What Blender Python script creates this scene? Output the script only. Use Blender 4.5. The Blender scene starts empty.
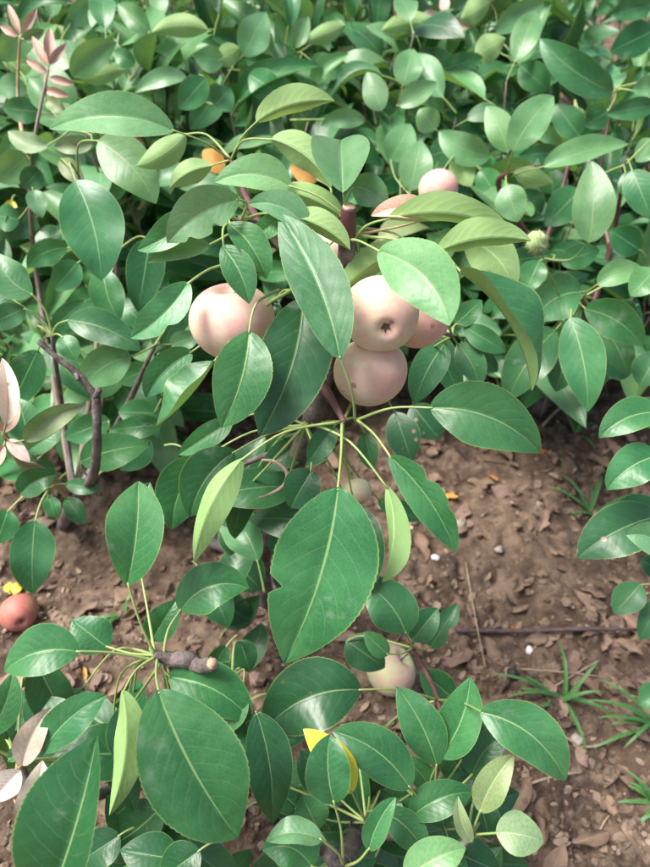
import bpy, math, random
import numpy as np
from mathutils import Vector, Matrix, Quaternion

# ------------------------------------------------------------------ camera, sky, sun, exposure
S = bpy.context.scene
C = S.collection
FPX, CX, CY = 652.0, 325.0, 433.5          # focal length and centre in photograph pixels
CAM_H, PITCH = 0.85, math.radians(45)
cam_data = bpy.data.cameras.new('camera')
cam = bpy.data.objects.new('camera', cam_data); C.objects.link(cam)
cam.location = (0, 0, CAM_H); cam.rotation_euler = (math.radians(90) - PITCH, 0, 0)
cam_data.sensor_fit = 'VERTICAL'; cam_data.sensor_height = 36.0; cam_data.lens = FPX / 867 * 36
cam_data.clip_start = 0.02; cam_data.clip_end = 500
cam_data.dof.use_dof = True; cam_data.dof.focus_distance = 0.47; cam_data.dof.aperture_fstop = 8.0
S.camera = cam

SUN_EL, SUN_AZ = math.radians(64), math.radians(-88)       # azimuth from +Y towards +X
w = bpy.data.worlds.new('World'); S.world = w; w.use_nodes = True
nt = w.node_tree; bg = nt.nodes['Background']
sky = nt.nodes.new('ShaderNodeTexSky'); sky.sky_type = 'NISHITA'; sky.sun_disc = False
sky.sun_elevation = SUN_EL; sky.sun_rotation = SUN_AZ
sky.air_density = 1.0; sky.dust_density = 6.0; sky.ozone_density = 1.0
nt.links.new(sky.outputs[0], bg.inputs[0]); bg.inputs[1].default_value = 0.10
sd = bpy.data.lights.new('sun', 'SUN'); sd.energy = 2.8; sd.angle = math.radians(24); sd.color = (1.0, 0.97, 0.93)
sun = bpy.data.objects.new('sun', sd); C.objects.link(sun)
sun_dir = Vector((math.sin(SUN_AZ) * math.cos(SUN_EL), math.cos(SUN_AZ) * math.cos(SUN_EL), math.sin(SUN_EL)))
sun.rotation_euler = sun_dir.to_track_quat('Z', 'Y').to_euler(); sun.location = (0, 0, 5)
S.view_settings.view_transform = 'Standard'; S.view_settings.look = 'None'
S.view_settings.gamma = 1.0; S.view_settings.exposure = 1.05
S.view_settings.use_curve_mapping = False
S.render.engine = 'CYCLES'
S.cycles.max_bounces = 6; S.cycles.diffuse_bounces = 4; S.cycles.glossy_bounces = 2; S.cycles.transmission_bounces = 4
S.cycles.use_adaptive_sampling = True; S.cycles.adaptive_threshold = 0.02

# ------------------------------------------------------------------ small helpers
rnd = random.Random(7)
CR = cam.rotation_euler.to_matrix()
CL = Vector(cam.location)
def P(px, py, d):
    """Point d metres deep that the photograph shows at pixel px, py."""
    return CL + CR @ Vector(((px - CX) / FPX * d, -(py - CY) / FPX * d, -d))
def project(p):
    q = CR.transposed() @ (p - CL)
    d = -q.z
    return (CX + q.x / d * FPX, CY - q.y / d * FPX, d)
def GD(py):
    return CAM_H / (math.sin(PITCH) + (py - CY) / FPX * math.cos(PITCH))
def G(px, py):
    return P(px, py, GD(py))
def camdir(x, y, z):
    return (CR @ Vector((x, y, z))).normalized()

def make_mesh(name, verts, faces, mats, smooth=True, uvs=None, midx=None):
    me = bpy.data.meshes.new(name)
    me.from_pydata([tuple(v) for v in verts], [], faces)
    for m in mats: me.materials.append(m)
    if smooth: me.polygons.foreach_set('use_smooth', [True] * len(me.polygons))
    if midx is not None: me.polygons.foreach_set('material_index', midx)
    if uvs is not None:
        ul = me.uv_layers.new(name='UVMap')
        vi = np.empty(len(me.loops), dtype=np.int32); me.loops.foreach_get('vertex_index', vi)
        ul.data.foreach_set('uv', np.asarray(uvs, dtype=np.float32)[vi].ravel())
    me.update()
    return me
def link(name, me, parent=None, loc=(0, 0, 0)):
    """Link a mesh (or an Empty when me is None); loc is a world position, parents are unrotated empties or meshes."""
    o = bpy.data.objects.new(name, me); C.objects.link(o)
    loc = Vector(loc)
    if parent is not None:
        o.parent = parent; loc = loc - world_loc(parent)
    o.location = loc
    return o
def world_loc(o):
    v = Vector(o.location)
    while o.parent is not None:
        o = o.parent; v = v + Vector(o.location)
    return v
def tag(o, label=None, cat=None, group=None, kind=None):
    if label: o['label'] = label
    if cat: o['category'] = cat
    if group: o['group'] = group
    if kind: o['kind'] = kind
    return o

def spline(pts, rad, per=5):
    """Catmull-Rom through points (with radii)."""
    pts = [Vector(p) for p in pts]
    if len(pts) == 2:
        n = per
        return [pts[0].lerp(pts[1], i / n) for i in range(n + 1)], [rad[0] + (rad[1] - rad[0]) * i / n for i in range(n + 1)]
    out, ro = [], []
    for i in range(len(pts) - 1):
        p0 = pts[max(i - 1, 0)]; p1 = pts[i]; p2 = pts[i + 1]; p3 = pts[min(i + 2, len(pts) - 1)]
        for k in range(per):
            t = k / per; t2, t3 = t * t, t * t * t
            out.append(0.5 * ((2 * p1) + (p2 - p0) * t + (2 * p0 - 5 * p1 + 4 * p2 - p3) * t2 + (3 * p1 - p0 - 3 * p2 + p3) * t3))
            ro.append(rad[i] + (rad[i + 1] - rad[i]) * t)
    out.append(pts[-1]); ro.append(rad[-1])
    return out, ro
def tube_geo(pts, rad, sides=8, per=5, rough=0.0, seed=0):
    c, r = spline(pts, rad, per)
    rg = random.Random(seed)
    V, F = [], []
    up = Vector((0.31, 0.42, 0.85))
    n = len(c)
    for i in range(n):
        t = (c[min(i + 1, n - 1)] - c[max(i - 1, 0)]).normalized()
        a = t.cross(up)
        if a.length < 1e-4: a = t.cross(Vector((1, 0, 0)))
        a.normalize(); b = t.cross(a).normalized()
        up = b.cross(t) if False else up
        for k in range(sides):
            th = 2 * math.pi * k / sides
            rr = r[i] * (1 + rough * (rg.random() - .5) * 2)
            V.append(c[i] + (a * math.cos(th) + b * math.sin(th)) * rr)
    for i in range(n - 1):
        for k in range(sides):
            k2 = (k + 1) % sides
            F.append((i * sides + k, i * sides + k2, (i + 1) * sides + k2, (i + 1) * sides + k))
    F.append(tuple(range(sides - 1, -1, -1))); F.append(tuple((n - 1) * sides + k for k in range(sides)))
    return V, F
def tube(name, pts, rad, mat, parent=None, sides=8, per=5, rough=0.0, seed=0):
    V, F = tube_geo(pts, rad, sides, per, rough, seed)
    o0 = Vector(pts[0])
    me = make_mesh(name, [v - o0 for v in V], F, [mat])
    return link(name, me, parent, o0)

# ------------------------------------------------------------------ materials
class NT:
    def __init__(self, name):
        self.m = bpy.data.materials.new(name); self.m.use_nodes = True
        self.t = self.m.node_tree; self.b = self.t.nodes['Principled BSDF']; self.out = self.t.nodes['Material Output']
    def n(self, typ, **kw):
        x = self.t.nodes.new(typ)
        for k, v in kw.items(): setattr(x, k, v)
        return x
    def l(self, a, b): self.t.links.new(a, b)
    def put(self, sock, v):
        if isinstance(v, bpy.types.NodeSocket): self.l(v, sock)
        else: sock.default_value = v
    def math(self, op, a, b=0.0, c=0.0, clamp=False):
        x = self.n('ShaderNodeMath', operation=op); x.use_clamp = clamp
        self.put(x.inputs[0], a); self.put(x.inputs[1], b)
        if op in ('MULTIPLY_ADD', 'SMOOTH_MIN', 'COMPARE'): self.put(x.inputs[2], c)
        return x.outputs[0]
    def mix(self, f, a, b, mode='MIX'):
        x = self.n('ShaderNodeMix', data_type='RGBA', blend_type=mode)
        self.put(x.inputs[0], f); self.put(x.inputs[6], a); self.put(x.inputs[7], b)
        return x.outputs[2]
    def step(self, v, lo, hi, a=0.0, b=1.0):
        x = self.n('ShaderNodeMapRange', interpolation_type='SMOOTHSTEP')
        self.put(x.inputs[0], v); self.put(x.inputs[1], lo); self.put(x.inputs[2], hi); self.put(x.inputs[3], a); self.put(x.inputs[4], b)
        return x.outputs[0]
    def noise(self, vec, scale, detail=3, rough=.55, out=0):
        x = self.n('ShaderNodeTexNoise'); self.l(vec, x.inputs['Vector'])
        x.inputs['Scale'].default_value = scale; x.inputs['Detail'].default_value = detail; x.inputs['Roughness'].default_value = rough
        return x.outputs[out]
    def voro(self, vec, scale, feature='F1', out=0):
        x = self.n('ShaderNodeTexVoronoi', feature=feature); self.l(vec, x.inputs['Vector']); x.inputs['Scale'].default_value = scale
        return x.outputs[out]
    def bump(self, h, strength, dist):
        x = self.n('ShaderNodeBump'); x.inputs['Strength'].default_value = strength; x.inputs['Distance'].default_value = dist
        self.l(h, x.inputs['Height']); return x.outputs[0]
def c4(c): return (c[0], c[1], c[2], 1.0)

def leaf_material(name, dark, mid, under, vein, rough=.38, spots=0.0, spot_col=(.22, .12, .06), patch=0.34, patch_col=(.36, .44, .38), trans=.17, trans_col=(.18, .36, .07), margin=(.30, .40, .12)):
    k = NT(name); m, b = k.m, k.b
    uv = k.n('ShaderNodeUVMap').outputs[0]
    sep = k.n('ShaderNodeSeparateXYZ'); k.l(uv, sep.inputs[0])
    x = k.math('MULTIPLY_ADD', sep.outputs[0], 2.0, -1.0)
    v = sep.outputs[1]
    a = k.math('ABSOLUTE', x)
    oi = k.n('ShaderNodeObjectInfo')
    tc = k.n('ShaderNodeTexCoord')
    off = k.n('ShaderNodeVectorMath', operation='MULTIPLY_ADD')
    k.l(tc.outputs['Object'], off.inputs[0]); off.inputs[1].default_value = (1, 1, 1)
    rv = k.n('ShaderNodeCombineXYZ')
    r10 = k.math('MULTIPLY', oi.outputs['Random'], 13.0)
    for i in range(3): k.l(r10, rv.inputs[i])
    k.l(rv.outputs[0], off.inputs[2]); ob = off.outputs[0]
    # veins
    thr = k.math('MULTIPLY_ADD', v, -0.030, 0.046)
    midrib = k.math('SUBTRACT', 1.0, k.step(a, k.math('MULTIPLY', thr, .45), thr))
    sgn = k.math('MULTIPLY', k.math('GREATER_THAN', x, 0.0), 0.45)
    wob = k.math('MULTIPLY', k.noise(ob, 40, 2), .35)
    curve = k.math('MULTIPLY', k.math('POWER', a, 1.35), -0.27)
    ph = k.math('ADD', k.math('ADD', k.math('MULTIPLY', k.math('ADD', v, curve), 9.0), sgn), wob)
    tri = k.math('ABSOLUTE', k.math('SUBTRACT', k.math('FRACT', ph), 0.5))
    lat = k.math('MULTIPLY', k.math('SUBTRACT', 1.0, k.step(tri, 0.008, 0.042)), k.step(a, 1.0, .55))
    quilt = k.math('MULTIPLY', k.step(tri, 0.0, .35), k.step(a, 1.0, .4))
    ret = k.voro(ob, 420, 'DISTANCE_TO_EDGE')
    retm = k.step(ret, 0.0, .18)
    big = k.noise(ob, 28, 4)
    fine = k.noise(ob, 260, 3)
    # top colour
    col = k.mix(k.step(big, .32, .70), c4(dark), c4(mid))
    col = k.mix(k.math('MULTIPLY', k.math('SUBTRACT', 1.0, retm), .16), col, c4(tuple(min(1, c * 1.7) for c in mid)))
    col = k.mix(k.math('MULTIPLY', lat, .20), col, c4(vein))
    col = k.mix(k.math('MULTIPLY', midrib, .80), col, c4(vein))
    col = k.mix(k.step(a, .955, 1.0, 0.0, .6), col, c4(margin))
    pm = k.math('MULTIPLY', k.step(k.noise(ob, 22, 5, .65), .60, .74), patch)
    col = k.mix(pm, col, c4(patch_col))
    sp = k.voro(ob, 95 if spots < .5 else 60)
    gate = k.step(k.noise(ob, 30, 2), .60 - .18 * spots, .66 - .18 * spots)
    sm = k.math('MULTIPLY', k.math('SUBTRACT', 1.0, k.step(sp, .10, .20)), gate)
    col = k.mix(k.math('MULTIPLY', sm, min(1.0, .35 + spots)), col, c4(spot_col))
    col = k.mix(1.0, col, oi.outputs['Color'], 'MULTIPLY')
    # underside
    ucol = k.mix(k.step(big, .35, .7), c4(under), c4(tuple(c * 1.18 for c in under)))
    ucol = k.mix(k.math('MULTIPLY', lat, .45), ucol, c4(tuple(min(1, c * 1.5) for c in under)))
    ucol = k.mix(k.math('MULTIPLY', midrib, .8), ucol, c4(tuple(min(1, c * 1.7) for c in under)))
    ucol = k.mix(k.math('MULTIPLY', sm, .6), ucol, c4(spot_col))
    ucol = k.mix(.3, ucol, k.mix(1.0, ucol, oi.outputs['Color'], 'MULTIPLY'))
    back = k.n('ShaderNodeNewGeometry').outputs['Backfacing']
    fc = k.mix(back, col, ucol)
    k.l(fc, b.inputs['Base Color'])
    ro = k.math('ADD', k.math('MULTIPLY_ADD', fine, .18, rough - .09), k.math('MULTIPLY', back, .22))
    k.l(ro, b.inputs['Roughness'])
    b.inputs['Specular IOR Level'].default_value = .5
    h = k.math('ADD', k.math('MULTIPLY', quilt, .26), k.math('ADD', k.math('MULTIPLY', retm, .06), k.math('MULTIPLY', k.noise(ob, 70, 2), .25)))
    h = k.math('SUBTRACT', h, k.math('MULTIPLY', midrib, .5))
    k.l(k.bump(h, .30, .0008), b.inputs['Normal'])
    tr = k.n('ShaderNodeBsdfTranslucent')
    k.l(k.mix(1.0, c4(trans_col), oi.outputs['Color'], 'MULTIPLY'), tr.inputs[0])
    mx = k.n('ShaderNodeMixShader'); mx.inputs[0].default_value = trans
    k.l(b.outputs[0], mx.inputs[1]); k.l(tr.outputs[0], mx.inputs[2]); k.l(mx.outputs[0], k.out.inputs[0])
    return m

M = {}
VE = (.26, .40, .17); UN = (.25, .42, .15)
M['g'] = leaf_material('leaf_green', (.024, .125, .042), (.052, .190, .068), UN, VE)
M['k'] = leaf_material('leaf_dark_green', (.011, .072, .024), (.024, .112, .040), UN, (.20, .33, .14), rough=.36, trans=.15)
M['l'] = leaf_material('leaf_light_green', (.090, .250, .098), (.170, .355, .170), (.33, .52, .20), (.33, .47, .23), rough=.38, trans=.28, trans_col=(.24, .42, .09))  # pale green, lightened so the colour also carries sky sheen on upturned blades
M['s'] = leaf_material('leaf_spotted_pale', (.16, .25, .11), (.26, .33, .17), (.33, .38, .20), (.42, .46, .26), rough=.5, spots=.8, spot_col=(.36, .14, .13), patch=.5, patch_col=(.45, .42, .33))
M['y'] = leaf_material('leaf_yellow', (.60, .48, .03), (.68, .60, .06), (.60, .52, .08), (.70, .65, .25), rough=.5, spots=.3, trans_col=(.7, .55, .03), margin=(.6, .55, .1))
M['p'] = leaf_material('leaf_pink_young', (.44, .24, .20), (.50, .36, .28), (.56, .40, .32), (.55, .42, .34), rough=.55, trans_col=(.5, .22, .12), margin=(.5, .35, .3), patch_col=(.55, .45, .4))
M['w'] = leaf_material('leaf_bleached', (.60, .47, .38), (.72, .60, .50), (.68, .56, .48), (.62, .55, .45), rough=.6, spots=.5, trans_col=(.5, .42, .33), margin=(.5, .42, .36), patch_col=(.45, .36, .3))
M['d'] = leaf_material('leaf_dead_brown', (.15, .098, .070), (.26, .180, .130), (.28, .19, .14), (.34, .25, .19), rough=.85, spots=.4, trans=.05, margin=(.22, .14, .11), patch_col=(.36, .27, .23), patch=.5)
M['h'] = leaf_material('leaf_dark_eaten', (.018, .080, .032), (.030, .115, .048), UN, (.20, .33, .14), rough=.38, spots=1.0, spot_col=(.34, .22, .18), trans=.15)
M['o'] = leaf_material('leaf_orange', (.48, .24, .05), (.55, .33, .09), (.5, .3, .1), (.55, .38, .15), rough=.7, trans_col=(.5, .25, .05), margin=(.4, .2, .05))
KIND_UNDER = {'u': 'l', 'v': 'g'}

def simple(name, col, col2=None, rough=.6, scale=60, bump=.3, dist=.001, detail=4):
    k = NT(name)
    ob = k.n('ShaderNodeTexCoord').outputs['Object']
    f = k.noise(ob, scale, detail, .65)
    if col2 is None: col2 = tuple(c * .75 for c in col)
    k.l(k.mix(k.step(f, .3, .7), c4(col), c4(col2)), k.b.inputs['Base Color'])
    k.b.inputs['Roughness'].default_value = rough
    k.l(k.bump(k.noise(ob, scale * 2.3, 4), bump, dist), k.b.inputs['Normal'])
    return k.m
M['petiole'] = simple('petiole_green', (.34, .42, .15), (.25, .36, .11), .45, 50, .2)
M['petiole_pink'] = simple('petiole_pink', (.42, .24, .17), (.34, .33, .14), .45, 40, .2)
M['straw'] = simple('dry_straw', (.46, .36, .26), (.30, .22, .16), .8, 50)
M['twigdark'] = simple('dark_twig', (.13, .085, .085), (.075, .05, .05), .8, 90, .6)
M['red_bark'] = simple('young_red_bark', (.10, .035, .04), (.16, .07, .065), .45, 70, .3)
M['shoot'] = simple('young_shoot_bark', (.16, .13, .09), (.22, .15, .13), .6, 60, .3)
M['pith'] = simple('cut_wood', (.50, .40, .28), (.36, .25, .15), .8, 200)
M['grass'] = simple('grass_blade', (.045, .15, .035), (.085, .215, .055), .5, 30, .2)
M['calyx'] = simple('calyx_brown', (.05, .03, .022), (.26, .17, .11), .9, 260)
M['stone'] = simple('pebble_stone', (.42, .38, .33), (.28, .24, .20), .85, 90, .5)
M['white'] = simple('pebble_white', (.80, .79, .77), (.65, .63, .6), .6, 90, .3)
M['black'] = simple('dried_fruit_black', (.02, .018, .022), (.05, .04, .04), .5, 150, .6)
M['fuzz'] = simple('fuzzy_bristle', (.33, .46, .18), (.45, .56, .28), .8, 60)

def bark_material():
    k = NT('bark'); ob = k.n('ShaderNodeTexCoord').outputs['Object']
    n1 = k.noise(ob, 45, 5, .7); n2 = k.noise(ob, 260, 4, .7)
    col = k.mix(k.step(n1, .35, .68), (.085, .062, .058, 1), (.21, .175, .165, 1))
    col = k.mix(k.math('MULTIPLY', k.step(n2, .62, .72), .6), col, (.36, .32, .29, 1))
    col = k.mix(k.math('MULTIPLY', k.math('SUBTRACT', 1.0, k.step(n2, .30, .40)), .7), col, (.03, .022, .022, 1))
    k.l(col, k.b.inputs['Base Color']); k.b.inputs['Roughness'].default_value = .8
    k.l(k.bump(k.math('ADD', n1, n2), .8, .002), k.b.inputs['Normal'])
    return k.m
M['bark'] = bark_material()

def apple_material(name, cream, pink, blush=.5):
    k = NT(name); ob = k.n('ShaderNodeTexCoord').outputs['Object']
    sep = k.n('ShaderNodeSeparateXYZ'); k.l(ob, sep.inputs[0])
    n1 = k.noise(ob, 22, 4, .6); n2 = k.noise(ob, 140, 4, .6)
    f = k.step(k.math('ADD', n1, k.math('MULTIPLY', sep.outputs[2], 4.0)), .62 - blush * .4, .88 - blush * .4)
    col = k.mix(f, c4(cream), c4(pink))
    col = k.mix(k.math('MULTIPLY', k.step(n2, .40, .70), .30), col, c4(tuple(min(1, c * 1.15) for c in cream)))
    dots = k.voro(ob, 170)
    col = k.mix(k.math('MULTIPLY', k.math('SUBTRACT', 1.0, k.step(dots, .07, .17)), .55), col, (.60, .42, .28, 1))
    mot = k.noise(ob, 75, 5, .7)
    col = k.mix(k.math('MULTIPLY', k.step(mot, .45, .70), .35), col, c4(pink))
    bl = k.math('MULTIPLY', k.math('SUBTRACT', 1.0, k.step(k.voro(ob, 42), .07, .13)), k.step(k.noise(ob, 17, 1), .48, .54))
    col = k.mix(k.math('MULTIPLY', bl, .7), col, (.34, .13, .14, 1))
    scab = k.step(k.noise(ob, 55, 5, .7), .66, .74)
    col = k.mix(k.math('MULTIPLY', scab, .45), col, (.40, .24, .14, 1))
    oi = k.n('ShaderNodeObjectInfo')
    col = k.mix(1.0, col, oi.outputs['Color'], 'MULTIPLY')
    k.l(col, k.b.inputs['Base Color'])
    k.l(k.math('MULTIPLY_ADD', n2, .25, .46), k.b.inputs['Roughness'])
    k.b.inputs['Subsurface Weight'].default_value = .05
    k.b.inputs['Subsurface Radius'].default_value = (.006, .003, .002)
    k.b.inputs['Subsurface Scale'].default_value = 1.0
    k.l(k.bump(k.math('ADD', n2, k.math('MULTIPLY', dots, .4)), .12, .001), k.b.inputs['Normal'])
    return k.m
M['apple'] = apple_material('apple_skin', (.78, .66, .49), (.76, .46, .42), .50)
M['apple_green'] = apple_material('apple_skin_green', (.58, .58, .33), (.66, .40, .33), .42)
M['apple_red'] = apple_material('apple_skin_fallen', (.50, .26, .16), (.46, .14, .12), .6)

def soil_material():
    k = NT('soil'); ob = k.n('ShaderNodeTexCoord').outputs['Object']
    n1 = k.noise(ob, 5, 5, .6); n2 = k.noise(ob, 38, 6, .7); n3 = k.noise(ob, 220, 4, .7)
    col = k.mix(k.step(n1, .35, .66), (.060, .040, .029, 1), (.130, .090, .063, 1))
    col = k.mix(k.step(n2, .42, .72), col, (.230, .165, .120, 1))
    col = k.mix(k.math('MULTIPLY', k.math('SUBTRACT', 1.0, k.step(n2, .30, .42)), .75), col, (.040, .027, .020, 1))
    col = k.mix(k.math('MULTIPLY', k.step(n3, .60, .72), .5), col, (.34, .26, .21, 1))
    fl = k.voro(ob, 34, 'F1', 1)
    flm = k.step(k.noise(ob, 14, 4), .52, .60)
    bw = k.n('ShaderNodeRGBToBW'); k.l(fl, bw.inputs[0])
    col = k.mix(k.math('MULTIPLY', k.math('MULTIPLY', flm, k.step(bw.outputs[0], .45, .6)), .45), col, (.32, .23, .17, 1))
    k.l(col, k.b.inputs['Base Color']); k.b.inputs['Roughness'].default_value = .95
    k.b.inputs['Specular IOR Level'].default_value = .2
    k.l(k.bump(k.math('ADD', n2, k.math('MULTIPLY', n3, .5)), .9, .006), k.b.inputs['Normal'])
    return k.m
M['soil'] = soil_material()
M['crumb'] = simple('soil_crumb', (.26, .19, .135), (.10, .068, .048), .95, 60, .8, .002)

# ------------------------------------------------------------------ ground
def hash2(ix, iy, s):
    h = (ix.astype(np.int64) * 374761393 + iy.astype(np.int64) * 668265263 + s * 1442695041) & 0xffffffff
    h = ((h ^ (h >> 13)) * 1274126177) & 0xffffffff
    return ((h ^ (h >> 16)) & 0xffff) / 65535.0
def vnoise(x, y, s):
    ix, iy = np.floor(x), np.floor(y); fx, fy = x - ix, y - iy
    fx = fx * fx * (3 - 2 * fx); fy = fy * fy * (3 - 2 * fy)
    a = hash2(ix, iy, s); b = hash2(ix + 1, iy, s); c = hash2(ix, iy + 1, s); d = hash2(ix + 1, iy + 1, s)
    return (a * (1 - fx) + b * fx) * (1 - fy) + (c * (1 - fx) + d * fx) * fy
def gheight(x, y):
    x = np.asarray(x, dtype=float); y = np.asarray(y, dtype=float)
    h = 0.034 * (vnoise(x * 4, y * 4, 1) - .5) + 0.030 * (vnoise(x * 11, y * 11, 2) - .5)
    r = np.abs(vnoise(x * 26, y * 26, 3) - .5) * 2
    h += 0.016 * (r - .4) + 0.012 * (vnoise(x * 60, y * 60, 4) - .5) + 0.0065 * (vnoise(x * 130, y * 130, 5) - .5)
    fade = np.clip(1 - (np.hypot(x, y - .6) - 2.0) / 2.0, 0, 1)
    return h * fade
def gz(x, y): return float(gheight(np.array([x]), np.array([y]))[0])
def axis(lo, hi, step, far):
    a = list(np.arange(lo, hi + 1e-6, step)); s = step; v = hi
    while v < far: s *= 1.22; v += s; a.append(v)
    s = step; v = lo; pre = []
    while v > -far: s *= 1.22; v -= s; pre.append(v)
    return np.array(pre[::-1] + a)
xs, ys = axis(-.65, .65, .0042, 260), axis(.08, 1.15, .0042, 260)
X, Y = np.meshgrid(xs, ys); Z = gheight(X, Y)
nv = X.size; me = bpy.data.meshes.new('ground')
ny, nx = X.shape
idx = np.arange(nv).reshape(ny, nx)
quads = np.stack([idx[:-1, :-1], idx[:-1, 1:], idx[1:, 1:], idx[1:, :-1]], -1).reshape(-1, 4)
me.vertices.add(nv); me.vertices.foreach_set('co', np.stack([X, Y, Z], -1).astype(np.float32).ravel())
me.loops.add(quads.size); me.loops.foreach_set('vertex_index', quads.ravel().astype(np.int32))
me.polygons.add(len(quads)); me.polygons.foreach_set('loop_start', np.arange(0, quads.size, 4, dtype=np.int32))
me.polygons.foreach_set('use_smooth', np.ones(len(quads), dtype=bool))
me.update(calc_edges=True); me.validate(); me.materials.append(M['soil'])
tag(link('ground', me), 'bare brown soil under the apple trees', 'soil', kind='structure')

# loose crumbs of soil
def lump(rg, r, flat=.6, seg=6, rings=4):
    V = []; F = []
    for i in range(rings + 1):
        ph = math.pi * i / rings
        for j in range(seg):
            th = 2 * math.pi * j / seg + i * .3
            q = r * (1 + (rg.random() - .5) * .6)
            V.append(Vector((math.sin(ph) * math.cos(th) * q, math.sin(ph) * math.sin(th) * q, math.cos(ph) * q * flat)))
    for i in range(rings):
        for j in range(seg):
            F.append((i * seg + j, (i + 1) * seg + j, (i + 1) * seg + (j + 1) % seg, i * seg + (j + 1) % seg))
    return V, F
rg = random.Random(3)
V, F = [], []
for i in range(3400):
    px, py = rg.uniform(-40, 700), rg.uniform(400, 900)
    p = G(px, py); r = .0012 + .0062 * rg.random() ** 3 + .010 * rg.random() ** 14
    lv, lf = lump(rg, r); o = len(V)
    q = Quaternion((rg.random(), rg.random(), rg.random()), rg.uniform(0, 6))
    z = gz(p.x, p.y)
    V += [q @ v + Vector((p.x, p.y, z + r * .15)) for v in lv]; F += [tuple(a + o for a in f) for f in lf]
tag(link('soil_crumbs', make_mesh('soil_crumbs', V, F, [M['crumb']], smooth=False)), 'loose crumbs of soil scattered over the ground', 'soil', kind='stuff')

# broken scraps of dry leaf, too many to count
FRAG = [simple('litter_%s' % n, c, tuple(q * .6 for q in c), .9, 70, .5) for n, c in (('brown', (.19, .122, .085)), ('tan', (.34, .25, .18)), ('dark', (.085, .056, .042)))]
V, F, MI = [], [], []
rg = random.Random(8)
for i in range(2600):
    px, py = rg.uniform(-40, 700), rg.uniform(405, 900)
    if float(vnoise(np.array([px / 45.0]), np.array([py / 45.0]), 9)[0]) < .42 and rg.random() < .75: continue
    p = G(px, py); L = .004 + .014 * rg.random() ** 1.6; W = L * rg.uniform(.4, .9)
    q = Quaternion((0, 0, 1), rg.uniform(0, 6.3)) @ Quaternion((1, 0, 0), rg.gauss(0, .35)) @ Quaternion((0, 1, 0), rg.gauss(0, .35))
    z = gz(p.x, p.y) + .0018; o = len(V); cu = rg.uniform(-.5, .9); sk = rg.uniform(-.4, .4)
    for iy in range(4):
        for ix in range(3):
            a, b = ix / 2 * 2 - 1, iy / 3 * 2 - 1
            w_ = W * (1 - .5 * b * b) * (1 + rg.uniform(-.25, .25))
            V.append(q @ Vector((a * w_ * .5 + sk * b * W * .5, b * L * .5 * (1 + rg.uniform(-.1, .1)), cu * a * a * W * .4 + rg.uniform(-.06, .06) * L)) + Vector((p.x, p.y, z)))
    m_ = rg.choice((0, 0, 1, 1, 2))
    for iy in range(3):
        for ix in range(2):
            k = o + iy * 3 + ix; F.append((k, k + 1, k + 4, k + 3)); MI.append(m_)
tag(link('leaf_litter', make_mesh('leaf_litter', V, F, FRAG, midx=MI)), 'crumbled scraps of dry leaves scattered over the soil', 'leaf litter', kind='stuff')

# ------------------------------------------------------------------ leaf blades
def profile(v, vm=.42):
    if v < vm: return math.sin(math.pi / 2 * v / vm) ** .62
    return max(0.0, math.cos(math.pi / 2 * (v - vm) / (1 - vm))) ** .76 * (1 - .25 * max(0, (v - .86) / .14) ** 2)
COLS_H = (-1, -.86, -.62, -.36, -.12, 0, .12, .36, .62, .86, 1)
COLS_L = (-1, -.55, 0, .55, 1)
def blade(curve, normal, half, rows, cols, foldL, foldR, curl=0.0, twist=0.0, teeth=False, seed=0, ripple=.05, notch=(), vm=.42, quilt=.0):
    """curve(v)->point, normal(v)->unit normal before twist; returns verts, faces, uvs."""
    rg = random.Random(seed)
    p1, p2, p3 = rg.uniform(0, 6), rg.uniform(0, 6), rg.uniform(0, 6)
    f1, f2 = rg.uniform(1.6, 3.2), rg.uniform(2.0, 4.0)
    V, F, U = [], [], []
    n = len(cols)
    for i in range(rows + 1):
        v = i / rows
        c = curve(v); e = .01
        t = (curve(min(1, v + e)) - curve(max(0, v - e))).normalized()
        nn = normal(v); nn = (nn - t * nn.dot(t)).normalized()
        s = t.cross(nn).normalized()
        if twist:
            q = Quaternion(t, math.radians(twist) * (v - .3)); nn = q @ nn; s = q @ s
        w0 = half * profile(v, vm)
        for u in cols:
            a = abs(u)
            wv = w0 * (1 + .05 * math.sin(f1 * 2 * v + (p1 if u > 0 else p2)))
            if teeth and a == 1:
                wv *= 1 + ((.010 if i % 2 else -.006) + rg.uniform(-.008, .008)) * (1 if 2 < i < rows - 1 else 0)
            for (nvv, side, dep, wid) in notch:
                if (u > 0) == (side > 0) and u != 0:
                    wv *= 1 - dep * math.exp(-((v - nvv) / wid) ** 2)
            fo = math.radians(foldR if u > 0 else foldL)
            th = fo + math.radians(curl) * a
            lat = wv * a
            off = s * (math.copysign(1, u) if u else 0) * lat * math.cos(th) + nn * lat * math.sin(th)
            off += nn * half * ripple * (a ** 1.5) * math.sin(f2 * 3 * v + (p2 if u > 0 else p3)) * profile(v, vm)
            if quilt: off += nn * half * quilt * math.sin(a * math.pi) * math.cos(2 * math.pi * 9 * (v - .27 * a ** 1.35) + (2.8 if u > 0 else 0))
            if u == 0 and len(cols) > 5: off -= nn * half * .025
            V.append(c + off); U.append(((u + 1) / 2, v))
    for i in range(rows):
        for j in range(n - 1):
            k = i * n + j
            F.append((k, k + 1, k + n + 1, k + n))
    return V, F, U

TREES = {}
def nearest_node(tree, px, py, d):
    best, bd = None, 1e9
    for (x, y, z) in TREES[tree]['nodes']:
        q = (x - px) ** 2 + (y - py) ** 2 + ((z - d) * 260) ** 2
        if q < bd: best, bd = (x, y, z), q
    return best, math.sqrt(bd)

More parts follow.
